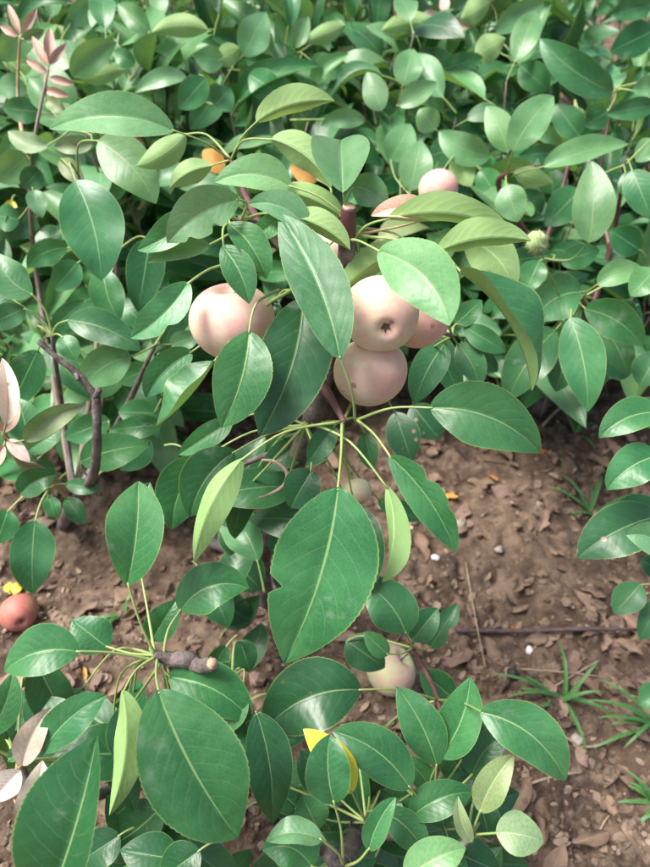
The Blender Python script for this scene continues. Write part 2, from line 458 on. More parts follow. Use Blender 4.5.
def leaf(tree, b, t, w, d, kind='g', dt=0.0, bow=0, arch=.10, roll=0, fold=14, foldR=None, curl=0, twist=0, node=None, notch=(), tint=None, vm=.42, via=None, seed=None):
    """One leaf: b and t are where its blade starts and ends in the photograph, w its width there, d its depth in metres."""
    T = TREES[tree]; root = T['root']
    T['count'] += 1
    sd_ = seed if seed is not None else T['count'] * 31 + len(tree) * 7 + ord(tree[0])
    rg = random.Random(sd_)
    under = kind in KIND_UNDER
    mk = KIND_UNDER.get(kind, kind)
    if under: roll += 180
    B, Tp = P(b[0], b[1], d), P(t[0], t[1], d + dt)
    dx, dy = t[0] - b[0], t[1] - b[1]; ln = math.hypot(dx, dy) or 1
    px_, py_ = -dy / ln, dx / ln
    mx, my, md = (b[0] + t[0]) / 2 + px_ * bow, (b[1] + t[1]) / 2 + py_ * bow, d + dt / 2
    L = (Tp - B).length
    Mid = P(mx, my, md); vw = (CL - Mid).normalized(); Mid = Mid + vw * arch * L
    ctrl = Mid * 2 - (B + Tp) * .5
    wob = rg.uniform(-.02, .02) * L
    def curve(v):
        return B * ((1 - v) ** 2) + ctrl * (2 * v * (1 - v)) + Tp * (v * v)
    ax0 = (Tp - B).normalized()
    q = Quaternion(ax0, math.radians(roll))
    nb = q @ (vw - ax0 * vw.dot(ax0)).normalized()
    def normal(v): return nb
    half = w / FPX * d / 2
    near = d < .62
    if foldR is None: foldR = fold
    V, F, U = blade(curve, normal, half, 60 if near else 22, COLS_H if near else COLS_L, fold, foldR, curl, twist, near, sd_, .09 if near else .10, notch, vm, .008 if near else 0)
    me = make_mesh('leaf', [p - B for p in V], F, [M[mk]], uvs=U)
    o = link('leaf', me, root, B)
    tv = tint or 1.0
    j = tv * rg.uniform(.86, 1.16)
    o.color = (j * rg.uniform(.93, 1.1), j, j * rg.uniform(.88, 1.08), 1)
    # petiole
    if via is None: via = ()
    if node is None:
        nd, dist = nearest_node(tree, b[0], b[1], d)
        if nd is not None and dist < 120: node = nd
    t0 = (curve(.03) - B).normalized()
    if node is None:
        pts = [B + t0 * .002, B - t0 * L * .12, B - t0 * L * .28 - Vector((0, 0, L * .10))]
    else:
        N = P(*node)
        if via: pts = [B + t0 * .002] + [P(*q) for q in via] + [N]
        else: pts = [B + t0 * .002, B.lerp(N, .4) - t0 * (N - B).length * .12 + Vector((0, 0, (N - B).length * .05)), N]
    r0 = .0008 if near else .0009
    pt = tube('petiole', pts, [r0] + [r0 * 1.1] * (len(pts) - 2) + [r0 * 1.6], M['petiole_pink'] if kind in 'pw' else M['petiole'], o, sides=6, per=5)
    return o

def new_tree(key, base, label, nodes, trunk=None):
    r = link('apple_tree', None, None, base)
    r.empty_display_size = .05
    tag(r, label, 'apple tree', 'apple trees')
    TREES[key] = dict(root=r, nodes=list(nodes), base=Vector(base), count=0)
    return r
def branch(tree, pts, rad, mat='bark', rough=.10, name='branch', sides=9, per=6):
    return tube(name, pts, rad, M[mat], TREES[tree]['root'], sides, per, rough, seed=len(pts) + int(rad[0] * 1e5))
def ground_at(px, py):
    p = G(px, py); return Vector((p.x, p.y, gz(p.x, p.y)))

# ------------------------------------------------------------------ the foreground tree with the cluster of apples
A = 'A'
new_tree(A, ground_at(268, 606), 'apple tree in the middle bearing the cluster of pale pink apples',
         [(343, 421, .485), (240, 222, .50), (231, 160, .60), (349, 226, .48), (452, 336, .62), (292, 290, .50), (305, 425, .54)])
b0 = TREES[A]['base']
branch(A, [b0 - Vector((0, 0, .03)), P(262, 560, .86), P(280, 500, .70), P(303, 445, .585), P(322, 385, .53), P(343, 290, .505), P(347, 238, .475)],
       [.013, .0115, .010, .0088, .0078, .0066, .0062], name='trunk', sides=12)
branch(A, [P(347, 240, .476), P(348, 224, .466), P(349, 207, .458)], [.0062, .0058, .0056], 'red_bark', .03, 'pruned_stub')
branch(A, [P(349, 207.1, .4581), P(349.1, 206, .4574)], [.0050, .0046], 'pith', .05, 'cut_face', per=2)
branch(A, [P(322, 385, .53), P(335, 405, .50), P(344, 422, .485)], [.0045, .003, .0022], 'red_bark', .08)
branch(A, [P(340, 305, .508), P(308, 285, .50), P(285, 250, .50), P(262, 228, .50), P(238, 219, .50)], [.0045, .0042, .0038, .0032, .0028], 'bark')
branch(A, [P(262, 228, .50), P(245, 195, .55), P(231, 160, .60)], [.003, .0026, .002], 'red_bark')
branch(A, [P(343, 290, .505), P(395, 315, .57), P(452, 336, .62)], [.004, .003, .002], 'bark')
branch(A, [P(300, 455, .60), P(268, 455, .60), P(235, 468, .62)], [.004, .003, .0022], 'bark')

LA = [
 # b, t, w, d, kind, options
 ((340,359),(279,213),58,.430,'g',dict(bow=9,arch=.06,fold=10,node=(355,420,.47),via=[(352,392,.445)],dt=.03,vm=.5)),
 ((303,298),(259,436),76,.475,'k',dict(bow=-10,arch=.05,fold=8,node=(292,290,.50))),
 ((249,331),(221,428),56,.450,'g',dict(bow=-6,arch=.10,fold=12,node=(279,290,.49),via=[(256,304,.455)])),
 ((222,246),(249,304),33,.455,'g',dict(bow=-5,fold=18)),
 ((229,224),(266,279),36,.460,'g',dict(bow=-6,fold=26,roll=-18)),
 ((290,216),(350,250),34,.465,'u',dict(bow=-6,fold=35,roll=28)),
 ((412,246),(336,298),34,.490,'v',dict(bow=8,fold=30,roll=-24,node=(349,226,.48),tint=1.2)),
 ((378,251),(449,326),62,.430,'l',dict(bow=-16,arch=.10,fold=10,node=(349,240,.475),dt=-.035,tint=1.15)),
 ((437,252),(532,241),40,.435,'u',dict(bow=-8,fold=34,roll=30,node=(349,235,.48),via=[(400,240,.45)])),
 ((462,238),(514,294),46,.465,'u',dict(bow=-12,fold=16,roll=-14)),
 ((388,219),(512,233),40,.450,'u',dict(bow=-12,fold=30,roll=34,node=(349,246,.48),via=[(366,226,.46)])),
 ((460,272),(532,391),88,.435,'g',dict(bow=-16,arch=.14,fold=8,foldR=55,roll=-48,node=(452,262,.50))),
 ((430,408),(541,453),62,.445,'g',dict(bow=-14,arch=.12,fold=12,node=(357,420,.48),via=[(392,408,.455)])),
 ((389,456),(456,553),40,.445,'g',dict(bow=-8,arch=.08,fold=24,roll=6,node=(357,420,.48),via=[(374,434,.46)],notch=[(.35,-1,.35,.05),(.62,-1,.2,.04)])),
 ((338,487),(284,664),104,.415,'g',dict(bow=-9,arch=.08,fold=9,node=(342,424,.475),via=[(341,455,.445)],notch=[(.60,1,.30,.03)],vm=.40,dt=.03)),
 ((387,486),(382,582),36,.455,'v',dict(bow=-9,fold=38,roll=18,twist=70,node=(312,424,.50),via=[(350,442,.465)],vm=.66)),
 ((354,505),(364,594),42,.550,'k',dict(bow=-6,fold=10)),
 ((243,458),(194,563),42,.450,'v',dict(bow=10,arch=.12,fold=38,roll=22,node=(340,422,.48),via=[(285,432,.46)])),
 ((203,458),(172,530),48,.560,'k',dict(bow=8,fold=10)),
 ((234,452),(190,517),50,.530,'k',dict(bow=8,fold=10)),
 ((298,488),(206,500),42,.620,'g',dict(bow=6,fold=8,tint=.8)),
 ((312,470),(290,508),40,.520,'k',dict(fold=8)),
 ((188,282),(130,338),38,.465,'g',dict(bow=-6,fold=24,roll=12,node=(245,262,.49),via=[(212,268,.475)],notch=[(.55,-1,.3,.06)],tint=1.25)),
 ((214,361),(156,426),66,.475,'g',dict(bow=-5,fold=52,roll=46,foldR=10,tint=1.15)),
 ((192,352),(146,398),36,.560,'g',dict(bow=6,fold=20)),
 ((239,199),(167,243),46,.450,'l',dict(bow=8,arch=.12,fold=16,notch=[(.4,-1,.35,.05),(.75,-1,.3,.05)])),
 ((197,210),(137,250),34,.470,'g',dict(bow=-5,fold=26,roll=18,tint=1.3)),
 ((210,246),(147,263),24,.475,'l',dict(bow=6,fold=25)),
 ((291,187),(214,182),40,.480,'l',dict(bow=10,fold=20,roll=30,node=(345,216,.48),via=[(318,196,.478)])),
 ((342,217),(272,190),30,.490,'u',dict(bow=6,fold=25,roll=-20)),
 ((306,228),(248,204),34,.465,'l',dict(bow=10,fold=25,roll=22)),
 ((343,193),(341,140),74,.450,'l',dict(fold=34,arch=.1,dt=.05,vm=.62,node=(347,216,.475))),
 ((352,186),(386,207),34,.470,'l',dict(fold=16,bow=-5)),
 ((271,139),(331,188),38,.530,'u',dict(bow=-9,fold=26,roll=20)),
 ((256,122),(335,101),40,.580,'u',dict(bow=-7,fold=38,roll=28)),
 ((174,131),(49,129),46,.560,'l',dict(bow=14,arch=.14,fold=18,roll=30,node=(231,160,.60),via=[(204,142,.575)])),
 ((186,133),(136,166),30,.62,'u',dict(bow=-5,fold=28)),
 ((212,166),(170,188),28,.60,'u',dict(bow=5,fold=30)),
 ((432,216),(371,216),26,.455,'p',dict(bow=8,fold=22,roll=25,tint=1.3,node=(350,236,.48))),
 ((300,240),(330,262),24,.50,'l',dict(fold=20)),
 ((446,342),(415,404),36,.66,'g',dict(bow=4,fold=10)),
 ((457,344),(480,388),28,.67,'g',dict(bow=-4,fold=10,tint=.85)),
 ((462,340),(498,372),26,.68,'g',dict(fold=12,tint=.8)),
 ((464,326),(506,352),24,.66,'g',dict(fold=14)),
 ((455,325),(482,300),24,.66,'g',dict(fold=14)),
 ((430,330),(462,400),30,.75,'k',dict(fold=12)),
 ((335,425),(308,462),26,.50,'g',dict(fold=14)),
 ((365,432),(372,470),22,.53,'g',dict(fold=14)),
 ((305,440),(262,470),30,.60,'k',dict(fold=14)),
 ((232,420),(178,455),26,.60,'g',dict(fold=18,tint=1.2)),
 ((286,214),(250,240),22,.47,'g',dict(fold=18,tint=1.3)),
 ((275,300),(262,352),30,.52,'k',dict(fold=10)),
 ((360,250),(352,290),20,.50,'g',dict(fold=15)),
 ((330,245),(300,260),20,.50,'l',dict(fold=15)),
 ((395,412),(412,462),34,.74,'h',dict(fold=10)), ((412,405),(440,440),34,.76,'h',dict(fold=10)), ((232,560),(262,590),40,.80,'k',dict(fold=10)), ((215,600),(250,620),36,.78,'k',dict(fold=10)), ((300,520),(275,560),40,.66,'k',dict(fold=10)), ((225,520),(250,560),36,.74,'k',dict(fold=10)), ((420,330),(398,300),30,.70,'k',dict(fold=10)),
 ((378,500),(420,520),22,.66,'g',dict(fold=10)),
]
for b, t, w_, d, k, o in LA: leaf(A, b, t, w_, d, k, **o)
# dry curled remains of a leaf hanging by the trunk
tube('dried_tendril', [P(262, 460, .575), P(276, 462, .56), P(287, 473, .555), P(283, 486, .55), P(268, 495, .55), P(259, 498, .55)], [.0012, .0017, .0019, .0016, .0011, .0014], M['straw'], TREES[A]['root'], 6)

# ------------------------------------------------------------------ low tree on the left in front
Bk = 'B'
new_tree(Bk, ground_at(232, 716), 'low apple tree at lower left with a cut stub and broad dark leaves',
         [(155, 655, .462), (163, 660, .465), (232, 680, .56), (18, 760, .47)])
b0 = TREES[Bk]['base']
branch(Bk, [b0 - Vector((0, 0, .02)), P(226, 700, .74), P(212, 682, .58), P(192, 662, .475), P(170, 659, .468), P(153, 654, .462)], [.011, .0095, .0080, .0062, .005, .003], name='trunk', sides=12)
branch(Bk, [P(188, 661, .475), P(200, 666, .462), P(212, 664, .450)], [.0058, .0052, .0050], name='cut_stub')
branch(Bk, [P(212, 664, .450), P(213.5, 663.8, .4485)], [.0043, .0038], 'pith', .05, 'cut_face', per=2)
branch(Bk, [P(212, 682, .58), P(225, 690, .56), P(234, 680, .555)], [.004, .003, .002], name='branch')
branch(Bk, [P(226, 700, .74), P(130, 780, .60), P(50, 800, .50), P(18, 760, .47)], [.006, .005, .004, .002], name='branch')
LB = [
 ((127,585),(138,481),58,.440,'g',dict(bow=4,arch=.08,fold=10,foldR=34,node=(155,655,.462),via=[(140,622,.45)],tint=1.05,vm=.6)),
 ((140,568),(150,482),46,.500,'g',dict(bow=-8,fold=12)),
 ((180,611),(249,588),50,.470,'g',dict(bow=-14,arch=.10,fold=14,roll=-8,node=(163,658,.465),via=[(168,630,.468)])),
 ((152,640),(176,600),34,.500,'g',dict(fold=18,tint=.85)),
 ((79,652),(4,671),50,.430,'g',dict(bow=10,arch=.12,fold=14,roll=14,node=(152,660,.462),via=[(115,653,.445)])),
 ((108,648),(72,620),40,.480,'g',dict(fold=12)),
 ((-14,735),(12,672),34,.450,'g',dict(bow=6,fold=12,node=(18,760,.47))),
 ((22,766),(52,707),30,.440,'w',dict(bow=-5,fold=22,notch=[(.8,1,.4,.05)])),
 ((20,770),(-8,800),30,.450,'w',dict(fold=20)),
 ((18,812),(42,760),30,.440,'w',dict(fold=26,bow=6)),
 ((8,760),(34,738),16,.45,'g',dict(fold=20,tint=1.3)),
 ((42,752),(107,695),40,.440,'g',dict(bow=-7,fold=12,tint=1.25,node=(18,760,.47))),
 ((122,690),(109,816),46,.420,'v',dict(bow=-9,arch=.1,fold=42,roll=20,node=(155,657,.462),via=[(136,670,.445)])),
 ((48,905),(97,734),116,.370,'k',dict(bow=5,arch=.06,fold=6,foldR=70,vm=.45,tint=1.15,node=(20,960,.40))),
 ((158,690),(238,838),98,.395,'g',dict(bow=7,arch=.10,fold=10,node=(157,660,.46),via=[(156,676,.425)],vm=.54)),
 ((168,677),(251,720),50,.470,'g',dict(bow=-10,fold=14,tint=.9)),
 ((126,704),(148,770),44,.520,'k',dict(bow=6,fold=10)),
 ((226,700),(236,806),48,.480,'k',dict(bow=4,fold=8,node=(232,680,.56))),
 ((256,712),(272,824),46,.470,'k',dict(bow=-6,fold=10,node=(232,680,.56))),
 ((243,690),(204,724),42,.475,'g',dict(fold=24,bow=-6,tint=.9)),
 ((238,668),(205,690),30,.60,'k',dict(fold=12)),
 ((112,720),(134,812),36,.54,'k',dict(fold=10)),
 ((240,640),(250,672),26,.62,'k',dict(fold=10)),
 ((90,790),(60,812),30,.55,'k',dict(fold=10)),
 ((180,860),(120,850),40,.52,'k',dict(fold=10)),
 ((200,850),(160,880),40,.50,'k',dict(fold=10)),
 ((120,835),(80,862),38,.53,'k',dict(fold=10)),
 ((-10,690),(10,740),30,.47,'k',dict(fold=10)),
]
for b, t, w_, d, k, o in LB: leaf(Bk, b, t, w_, d, k, **o)

# ------------------------------------------------------------------ low tree at the bottom
Ck = 'C'
new_tree(Ck, ground_at(372, 792), 'low apple tree at the bottom edge with a small yellow leaf among green ones',
         [(343, 864, .46), (425, 806, .50), (438, 700, .56), (448, 850, .47), (366, 822, .50), (468, 838, .47), (413, 648, .62)])
b0 = TREES[Ck]['base']
branch(Ck, [b0 - Vector((0, 0, .02)), P(372, 800, .68), P(356, 835, .54), P(342, 866, .46)], [.011, .010, .0085, .006], name='trunk', sides=12)
branch(Ck, [P(342, 866, .46), P(326, 850, .452)], [.0065, .0058], name='cut_stub')
branch(Ck, [P(356, 835, .54), P(400, 835, .50), P(448, 850, .47), P(470, 838, .47)], [.005, .0042, .0034, .002])
branch(Ck, [P(372, 800, .68), P(398, 815, .58), P(425, 806, .50), P(438, 750, .53), P(438, 700, .56), P(413, 648, .62)], [.005, .0042, .0032, .0026, .0022, .0016], 'red_bark')
LC = [
 ((361,690),(262,733),70,.520,'k',dict(bow=14,arch=.08,fold=10,node=(438,700,.56),via=[(400,690,.53)])),
 ((410,788),(332,731),50,.450,'g',dict(bow=10,arch=.08,fold=18,node=(425,806,.50),tint=.85)),
 ((334,803),(330,734),50,.420,'g',dict(bow=-4,fold=22,node=(343,864,.45),via=[(341,830,.435)],tint=1.1,vm=.5)),
 ((352,793),(303,729),34,.434,'y',dict(bow=6,fold=16,node=(366,822,.49))),
 ((322,840),(266,841),30,.420,'l',dict(bow=8,arch=.1,fold=18,roll=28,node=(343,864,.45))),
 ((312,868),(262,850),44,.445,'g',dict(bow=12,fold=14)),
 ((318,830),(302,795),36,.480,'g',dict(fold=14)),
 ((433,792),(402,757),26,.490,'g',dict(fold=24,bow=3)),
 ((369,850),(396,797),28,.430,'g',dict(fold=30,bow=-4,node=(346,866,.45),tint=1.15)),
 ((384,812),(424,852),36,.460,'g',dict(bow=-5,fold=24)),
 ((411,818),(474,792),36,.460,'g',dict(bow=-7,fold=16,tint=.8)),
 ((437,766),(396,686),42,.480,'g',dict(bow=5,fold=14)),
 ((440,757),(470,677),46,.480,'g',dict(bow=7,fold=20,foldR=26)),
 ((452,720),(474,700),40,.540,'k',dict(fold=14)),
 ((480,712),(566,781),54,.430,'g',dict(bow=-14,arch=.12,fold=12,foldR=24,node=(438,700,.56),via=[(460,702,.49)])),
 ((472,776),(507,733),36,.500,'g',dict(bow=-6,fold=10,tint=.8)),
 ((480,812),(514,755),34,.440,'s',dict(bow=-4,fold=22,node=(468,838,.47))),
 ((496,833),(544,842),40,.435,'s',dict(bow=-3,fold=8,node=(468,838,.47))),
 ((472,842),(458,796),20,.450,'s',dict(bow=-4,fold=38)),
 ((405,880),(466,848),40,.415,'l',dict(bow=-5,fold=16,node=(390,890,.45))),
 ((406,634),(358,581),48,.560,'g',dict(bow=8,fold=12,node=(413,648,.62))),
 ((388,655),(364,632),22,.60,'g',dict(fold=16)),
 ((412,640),(438,608),30,.60,'g',dict(fold=20)),
 ((430,648),(458,604),26,.64,'g',dict(fold=24,notch=[(.5,1,.5,.12)])),
 ((346,640),(385,668),36,.66,'k',dict(fold=10)),
 ((440,800),(478,770),34,.56,'k',dict(fold=10)),
 ((420,820),(380,790),36,.58,'k',dict(fold=10)),
 ((455,852),(500,872),40,.52,'k',dict(fold=10)),
 ((480,800),(490,840),30,.53,'k',dict(fold=10)),
 ((430,845),(470,885),34,.50,'g',dict(fold=10)),
 ((455,700),(420,670),30,.60,'k',dict(fold=10)),
 ((400,800),(372,838),30,.56,'g',dict(fold=14)),
 ((345,850),(300,880),40,.50,'k',dict(fold=12)),
 ((462,760),(486,708),34,.55,'k',dict(fold=12)),
 ((445,828),(430,790),26,.52,'g',dict(fold=20)),
 ((300,810),(268,780),30,.58,'k',dict(fold=12)),
 ((330,790),(300,750),40,.52,'k',dict(fold=12)),
]
for b, t, w_, d, k, o in LC: leaf(Ck, b, t, w_, d, k, **o)

# leaves lower down inside the three low crowns
rf = random.Random(21)
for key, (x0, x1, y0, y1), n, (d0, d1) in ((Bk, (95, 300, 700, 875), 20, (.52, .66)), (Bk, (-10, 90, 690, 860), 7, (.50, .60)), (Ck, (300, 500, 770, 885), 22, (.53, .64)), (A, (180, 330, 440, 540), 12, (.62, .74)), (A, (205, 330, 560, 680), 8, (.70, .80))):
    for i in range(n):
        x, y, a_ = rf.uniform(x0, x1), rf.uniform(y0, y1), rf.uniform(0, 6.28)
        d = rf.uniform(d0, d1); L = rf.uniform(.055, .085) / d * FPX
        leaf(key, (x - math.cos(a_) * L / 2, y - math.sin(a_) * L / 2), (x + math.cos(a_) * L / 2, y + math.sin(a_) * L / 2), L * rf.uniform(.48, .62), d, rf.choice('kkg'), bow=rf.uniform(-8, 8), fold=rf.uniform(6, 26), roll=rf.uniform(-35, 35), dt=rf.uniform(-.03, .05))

# ------------------------------------------------------------------ tree on the left with the bare twig
Dk = 'D'
new_tree(Dk, ground_at(60, 520), 'apple tree at the left edge with a bare grey twig pointing up',
         [(52, 336, .66), (92, 480, .70), (5, 440, .58), (50, 488, .66), (30, 180, .80), (78, 175, .74), (155, 345, .68), (158, 370, .7), (118, 250, .78), (70, 130, .80), (20, 38, .82), (48, 72, .80)])
b0 = TREES[Dk]['base']
branch(Dk, [b0 - Vector((0, 0, .02)), P(75, 500, .78), P(92, 478, .66), P(97, 440, .60), P(96, 396, .585)], [.010, .008, .0048, .0042, .0040], name='trunk', sides=10)
branch(Dk, [P(96, 396, .585), P(75, 372, .575), P(57, 358, .57), P(38, 341, .565)], [.0038, .0030, .0026, .0022], name='bare_twig', rough=.18)
branch(Dk, [P(95, 397, .584), P(99, 389, .580)], [.0032, .0028], name='spur', rough=.2)
branch(Dk, [P(75, 372, .575), P(78, 380, .572)], [.002, .0016], name='spur', rough=.2, per=2)
branch(Dk, [P(75, 500, .78), P(40, 470, .66), P(20, 462, .60), P(0, 425, .57)], [.006, .0045, .0034, .002], 'petiole_pink', name='young_shoot')
branch(Dk, [P(75, 500, .78), P(64, 420, .78), P(52, 336, .66)], [.004, .003, .002])
branch(Dk, [P(75, 500, .78), P(40, 300, .90), P(30, 180, .80), P(48, 70, .80)], [.004, .0034, .0026, .0014], 'shoot')
branch(Dk, [P(30, 180, .80), P(18, 100, .85), P(20, 36, .82)], [.003, .0024, .0014], 'petiole_pink')
branch(Dk, [P(75, 500, .78), P(100, 300, .92), P(78, 175, .74)], [.004, .003, .002], 'shoot')
branch(Dk, [P(75, 500, .78), P(120, 420, .80), P(155, 345, .68)], [.006, .004, .002])
branch(Dk, [P(75, 500, .78), P(110, 360, .90), P(118, 250, .78)], [.006, .004, .002])
LD = [
 ((75,180),(101,281),60,.640,'g',dict(bow=-6,arch=.08,fold=10)),
 ((98,140),(156,204),48,.640,'l',dict(bow=-7,fold=12,tint=.9)),
 ((33,294),(-2,253),38,.640,'g',dict(bow=-8,fold=14)),
 ((14,300),(-14,284),28,.66,'g',dict(fold=14)),
 ((25,308),(-14,326),26,.66,'g',dict(fold=14)),
 ((68,248),(27,268),26,.76,'g',dict(fold=14,bow=6)),
 ((78,262),(54,290),28,.76,'g',dict(fold=14)),
 ((103,268),(120,322),34,.74,'g',dict(bow=4,fold=12)),
 ((150,238),(138,312),38,.76,'k',dict(fold=10,tint=1.3)),
 ((100,293),(68,310),24,.76,'g',dict(fold=10)),
 ((67,320),(141,351),34,.640,'g',dict(bow=-7,fold=14)),
 ((62,336),(76,360),24,.65,'g',dict(fold=20,tint=1.15)),
 ((38,350),(10,408),36,.70,'k',dict(fold=10,tint=1.3)),
 ((132,357),(83,388),40,.650,'l',dict(bow=7,fold=18,tint=.8)),
 ((156,413),(118,412),28,.72,'g',dict(fold=10)),
 ((162,424),(110,430),24,.72,'g',dict(fold=16,tint=.85)),
 ((25,441),(84,405),30,.56,'s',dict(bow=-6,fold=30,roll=14,tint=1.1)),
 ((6,424),(2,358),24,.54,'w',dict(fold=35,bow=4)),
 ((30,442),(18,398),32,.64,'g',dict(fold=14)),
 ((110,420),(64,438),30,.70,'g',dict(fold=16)),
 ((80,462),(149,446),38,.68,'g',dict(bow=-4,fold=10)),
 ((35,520),(33,594),44,.640,'g',dict(bow=2,fold=10)),
 ((8,510),(-4,544),30,.64,'g',dict(fold=12)),
 ((20,494),(57,474),30,.60,'g',dict(fold=24,bow=-4)),
 ((65,484),(101,489),17,.68,'g',dict(fold=15)),
 ((66,498),(85,524),20,.70,'g',dict(fold=15)),
 ((48,496),(56,519),17,.68,'g',dict(fold=15)),
 ((25,452),(62,428),24,.58,'l',dict(fold=20)),
 ((2,432),(20,404),16,.57,'p',dict(fold=30)),
 ((8,440),(30,462),16,.57,'w',dict(fold=30)),
 ((4,446),(-14,470),18,.57,'p',dict(fold=30)),
 ((150,440),(120,470),30,.78,'k',dict(fold=10)),
 ((118,300),(150,330),26,.84,'g',dict(fold=10)),
 ((190,300),(160,345),26,.80,'g',dict(fold=12)),
 ((170,345),(200,335),22,.70,'l',dict(fold=20)),
 ((165,355),(190,385),26,.76,'g',dict(fold=12)),
 ((150,368),(118,382),26,.78,'g',dict(fold=12)),
 ((52,330),(84,300),22,.72,'g',dict(fold=14)),
 ((46,345),(90,398),28,.80,'k',dict(fold=12)),
 ((40,112),(2,108),26,.84,'g',dict(fold=14)),
 ((28,155),(-2,182),32,.80,'l',dict(fold=16)),
 ((33,190),(42,218),20,.80,'l',dict(fold=16)),
 ((40,170),(22,188),24,.80,'g',dict(fold=16)),
 ((60,160),(85,185),20,.78,'s',dict(fold=20)),
 ((48,146),(8,131),22,.78,'s',dict(fold=26,bow=-5,roll=15)),
 ((93,143),(54,147),20,.76,'s',dict(fold=26)),
 ((52,112),(29,78),24,.82,'l',dict(fold=18)),
 ((48,66),(32,36),10,.80,'p',dict(fold=30)), ((20,34),(8,4),9,.82,'p',dict(fold=30)), ((22,34),(37,8),9,.82,'p',dict(fold=30)), ((18,36),(0,26),9,.82,'p',dict(fold=30)), ((24,40),(44,30),13,.82,'s',dict(fold=30)),
 ((49,64),(66,44),10,.80,'p',dict(fold=30)),
 ((47,72),(26,60),10,.80,'p',dict(fold=30)),
 ((50,78),(75,84),10,.80,'p',dict(fold=30)),
 ((46,100),(66,112),16,.80,'s',dict(fold=30)),
 ((45,90),(70,96),10,.80,'p',dict(fold=30)),
 ((48,60),(50,28),12,.80,'p',dict(fold=30)),
 ((30,210),(10,240),30,.85,'k',dict(fold=12)),
 ((40,230),(60,250),30,.88,'k',dict(fold=12)),
 ((20,220),(-6,215),26,.84,'g',dict(fold=12)),
]
for b, t, w_, d, k, o in LD: leaf(Dk, b, t, w_, d, k, **o)

# ------------------------------------------------------------------ trees on the right
Ek = 'E'
new_tree(Ek, ground_at(560, 405), 'apple tree at right with drooping leaves above the bare soil',
         [(583, 297, .74), (508, 178, .86), (625, 165, .86), (640, 380, .76), (575, 100, .98), (552, 260, .85), (615, 88, .98)])
b0 = TREES[Ek]['base']
branch(Ek, [b0 - Vector((0, 0, .02)), P(575, 360, .98), P(585, 320, .84), P(583, 297, .74)], [.010, .008, .005, .002], name='trunk')
branch(Ek, [P(575, 360, .98), P(540, 260, 1.0), P(500, 190, .90), P(512, 172, .86), P(545, 165, .84)], [.006, .005, .004, .003, .0016], 'red_bark')
branch(Ek, [P(575, 360, .98), P(610, 250, .98), P(625, 165, .86)], [.006, .004, .002], 'red_bark')
branch(Ek, [P(585, 320, .84), P(620, 350, .80), P(640, 380, .76)], [.005, .004, .002])
branch(Ek, [P(610, 250, .98), P(600, 180, 1.0), P(615, 88, .98)], [.004, .003, .002], 'red_bark')
branch(Ek, [P(540, 260, 1.0), P(570, 160, 1.02), P(575, 100, .98)], [.004, .003, .002], 'red_bark')
branch(Ek, [P(540, 260, 1.0), P(552, 260, .85)], [.004, .002])
LE = [
 ((581,292),(534,323),50,.700,'g',dict(bow=9,fold=18,foldR=30)),
 ((589,243),(592,161),42,.720,'l',dict(bow=3,fold=14,tint=.85)),
 ((597,285),(646,276),30,.700,'l',dict(bow=-7,fold=30,roll=-18)),
 ((584,309),(643,347),38,.700,'g',dict(bow=-8,fold=18)),
 ((570,317),(588,412),42,.680,'g',dict(bow=-5,fold=12,tint=1.1)),
 ((602,326),(628,377),30,.76,'g',dict(bow=-4,fold=12,tint=.8)),
 ((556,330),(508,402),46,.80,'g',dict(bow=6,fold=12,tint=.75)),
 ((572,336),(556,392),36,.82,'k',dict(fold=12,tint=1.3)),
 ((655,270),(630,296),30,.68,'l',dict(fold=14)),
 ((513,151),(554,96),38,.800,'l',dict(bow=-4,fold=12)),
 ((508,153),(486,106),28,.82,'l',dict(bow=3,fold=12)),
 ((543,167),(629,144),30,.80,'l',dict(bow=-4,fold=26,roll=-30)),
 ((513,172),(554,183),20,.84,'u',dict(fold=24)),
 ((506,185),(518,222),32,.82,'l',dict(fold=12)),
 ((580,190),(545,226),36,.90,'g',dict(fold=12)),
 ((613,92),(540,38),34,.92,'g',dict(bow=-6,fold=16)),
 ((612,94),(572,64),26,.96,'g',dict(fold=14)),
 ((580,137),(556,104),28,.95,'g',dict(fold=10)),
 ((608,112),(584,126),24,.95,'g',dict(fold=10)),
 ((655,105),(606,114),22,.92,'g',dict(fold=18)),
 ((655,84),(632,90),20,.92,'l',dict(fold=18)),
 ((560,152),(518,156),20,.96,'k',dict(fold=18)),
 ((655,140),(636,162),24,.9,'l',dict(fold=14)),
 ((632,170),(652,218),32,.80,'g',dict(fold=12)),
 ((625,172),(640,200),26,.85,'g',dict(fold=12)),
 ((540,260),(525,292),26,.85,'g',dict(fold=12)),
 ((552,255),(500,262),26,.88,'g',dict(fold=12)),
 ((560,262),(600,250),24,.88,'g',dict(fold=12)),
 ((640,385),(660,350),34,.74,'g',dict(fold=12)),
 ((632,372),(600,360),26,.82,'k',dict(fold=12)),
 ((560,270),(548,320),36,.9,'k',dict(fold=12)),
 ((610,310),(640,320),30,.85,'k',dict(fold=12)),
 ((600,340),(598,390),30,.9,'k',dict(fold=12)),
]
for b, t, w_, d, k, o in LE: leaf(Ek, b, t, w_, d, k, **o)

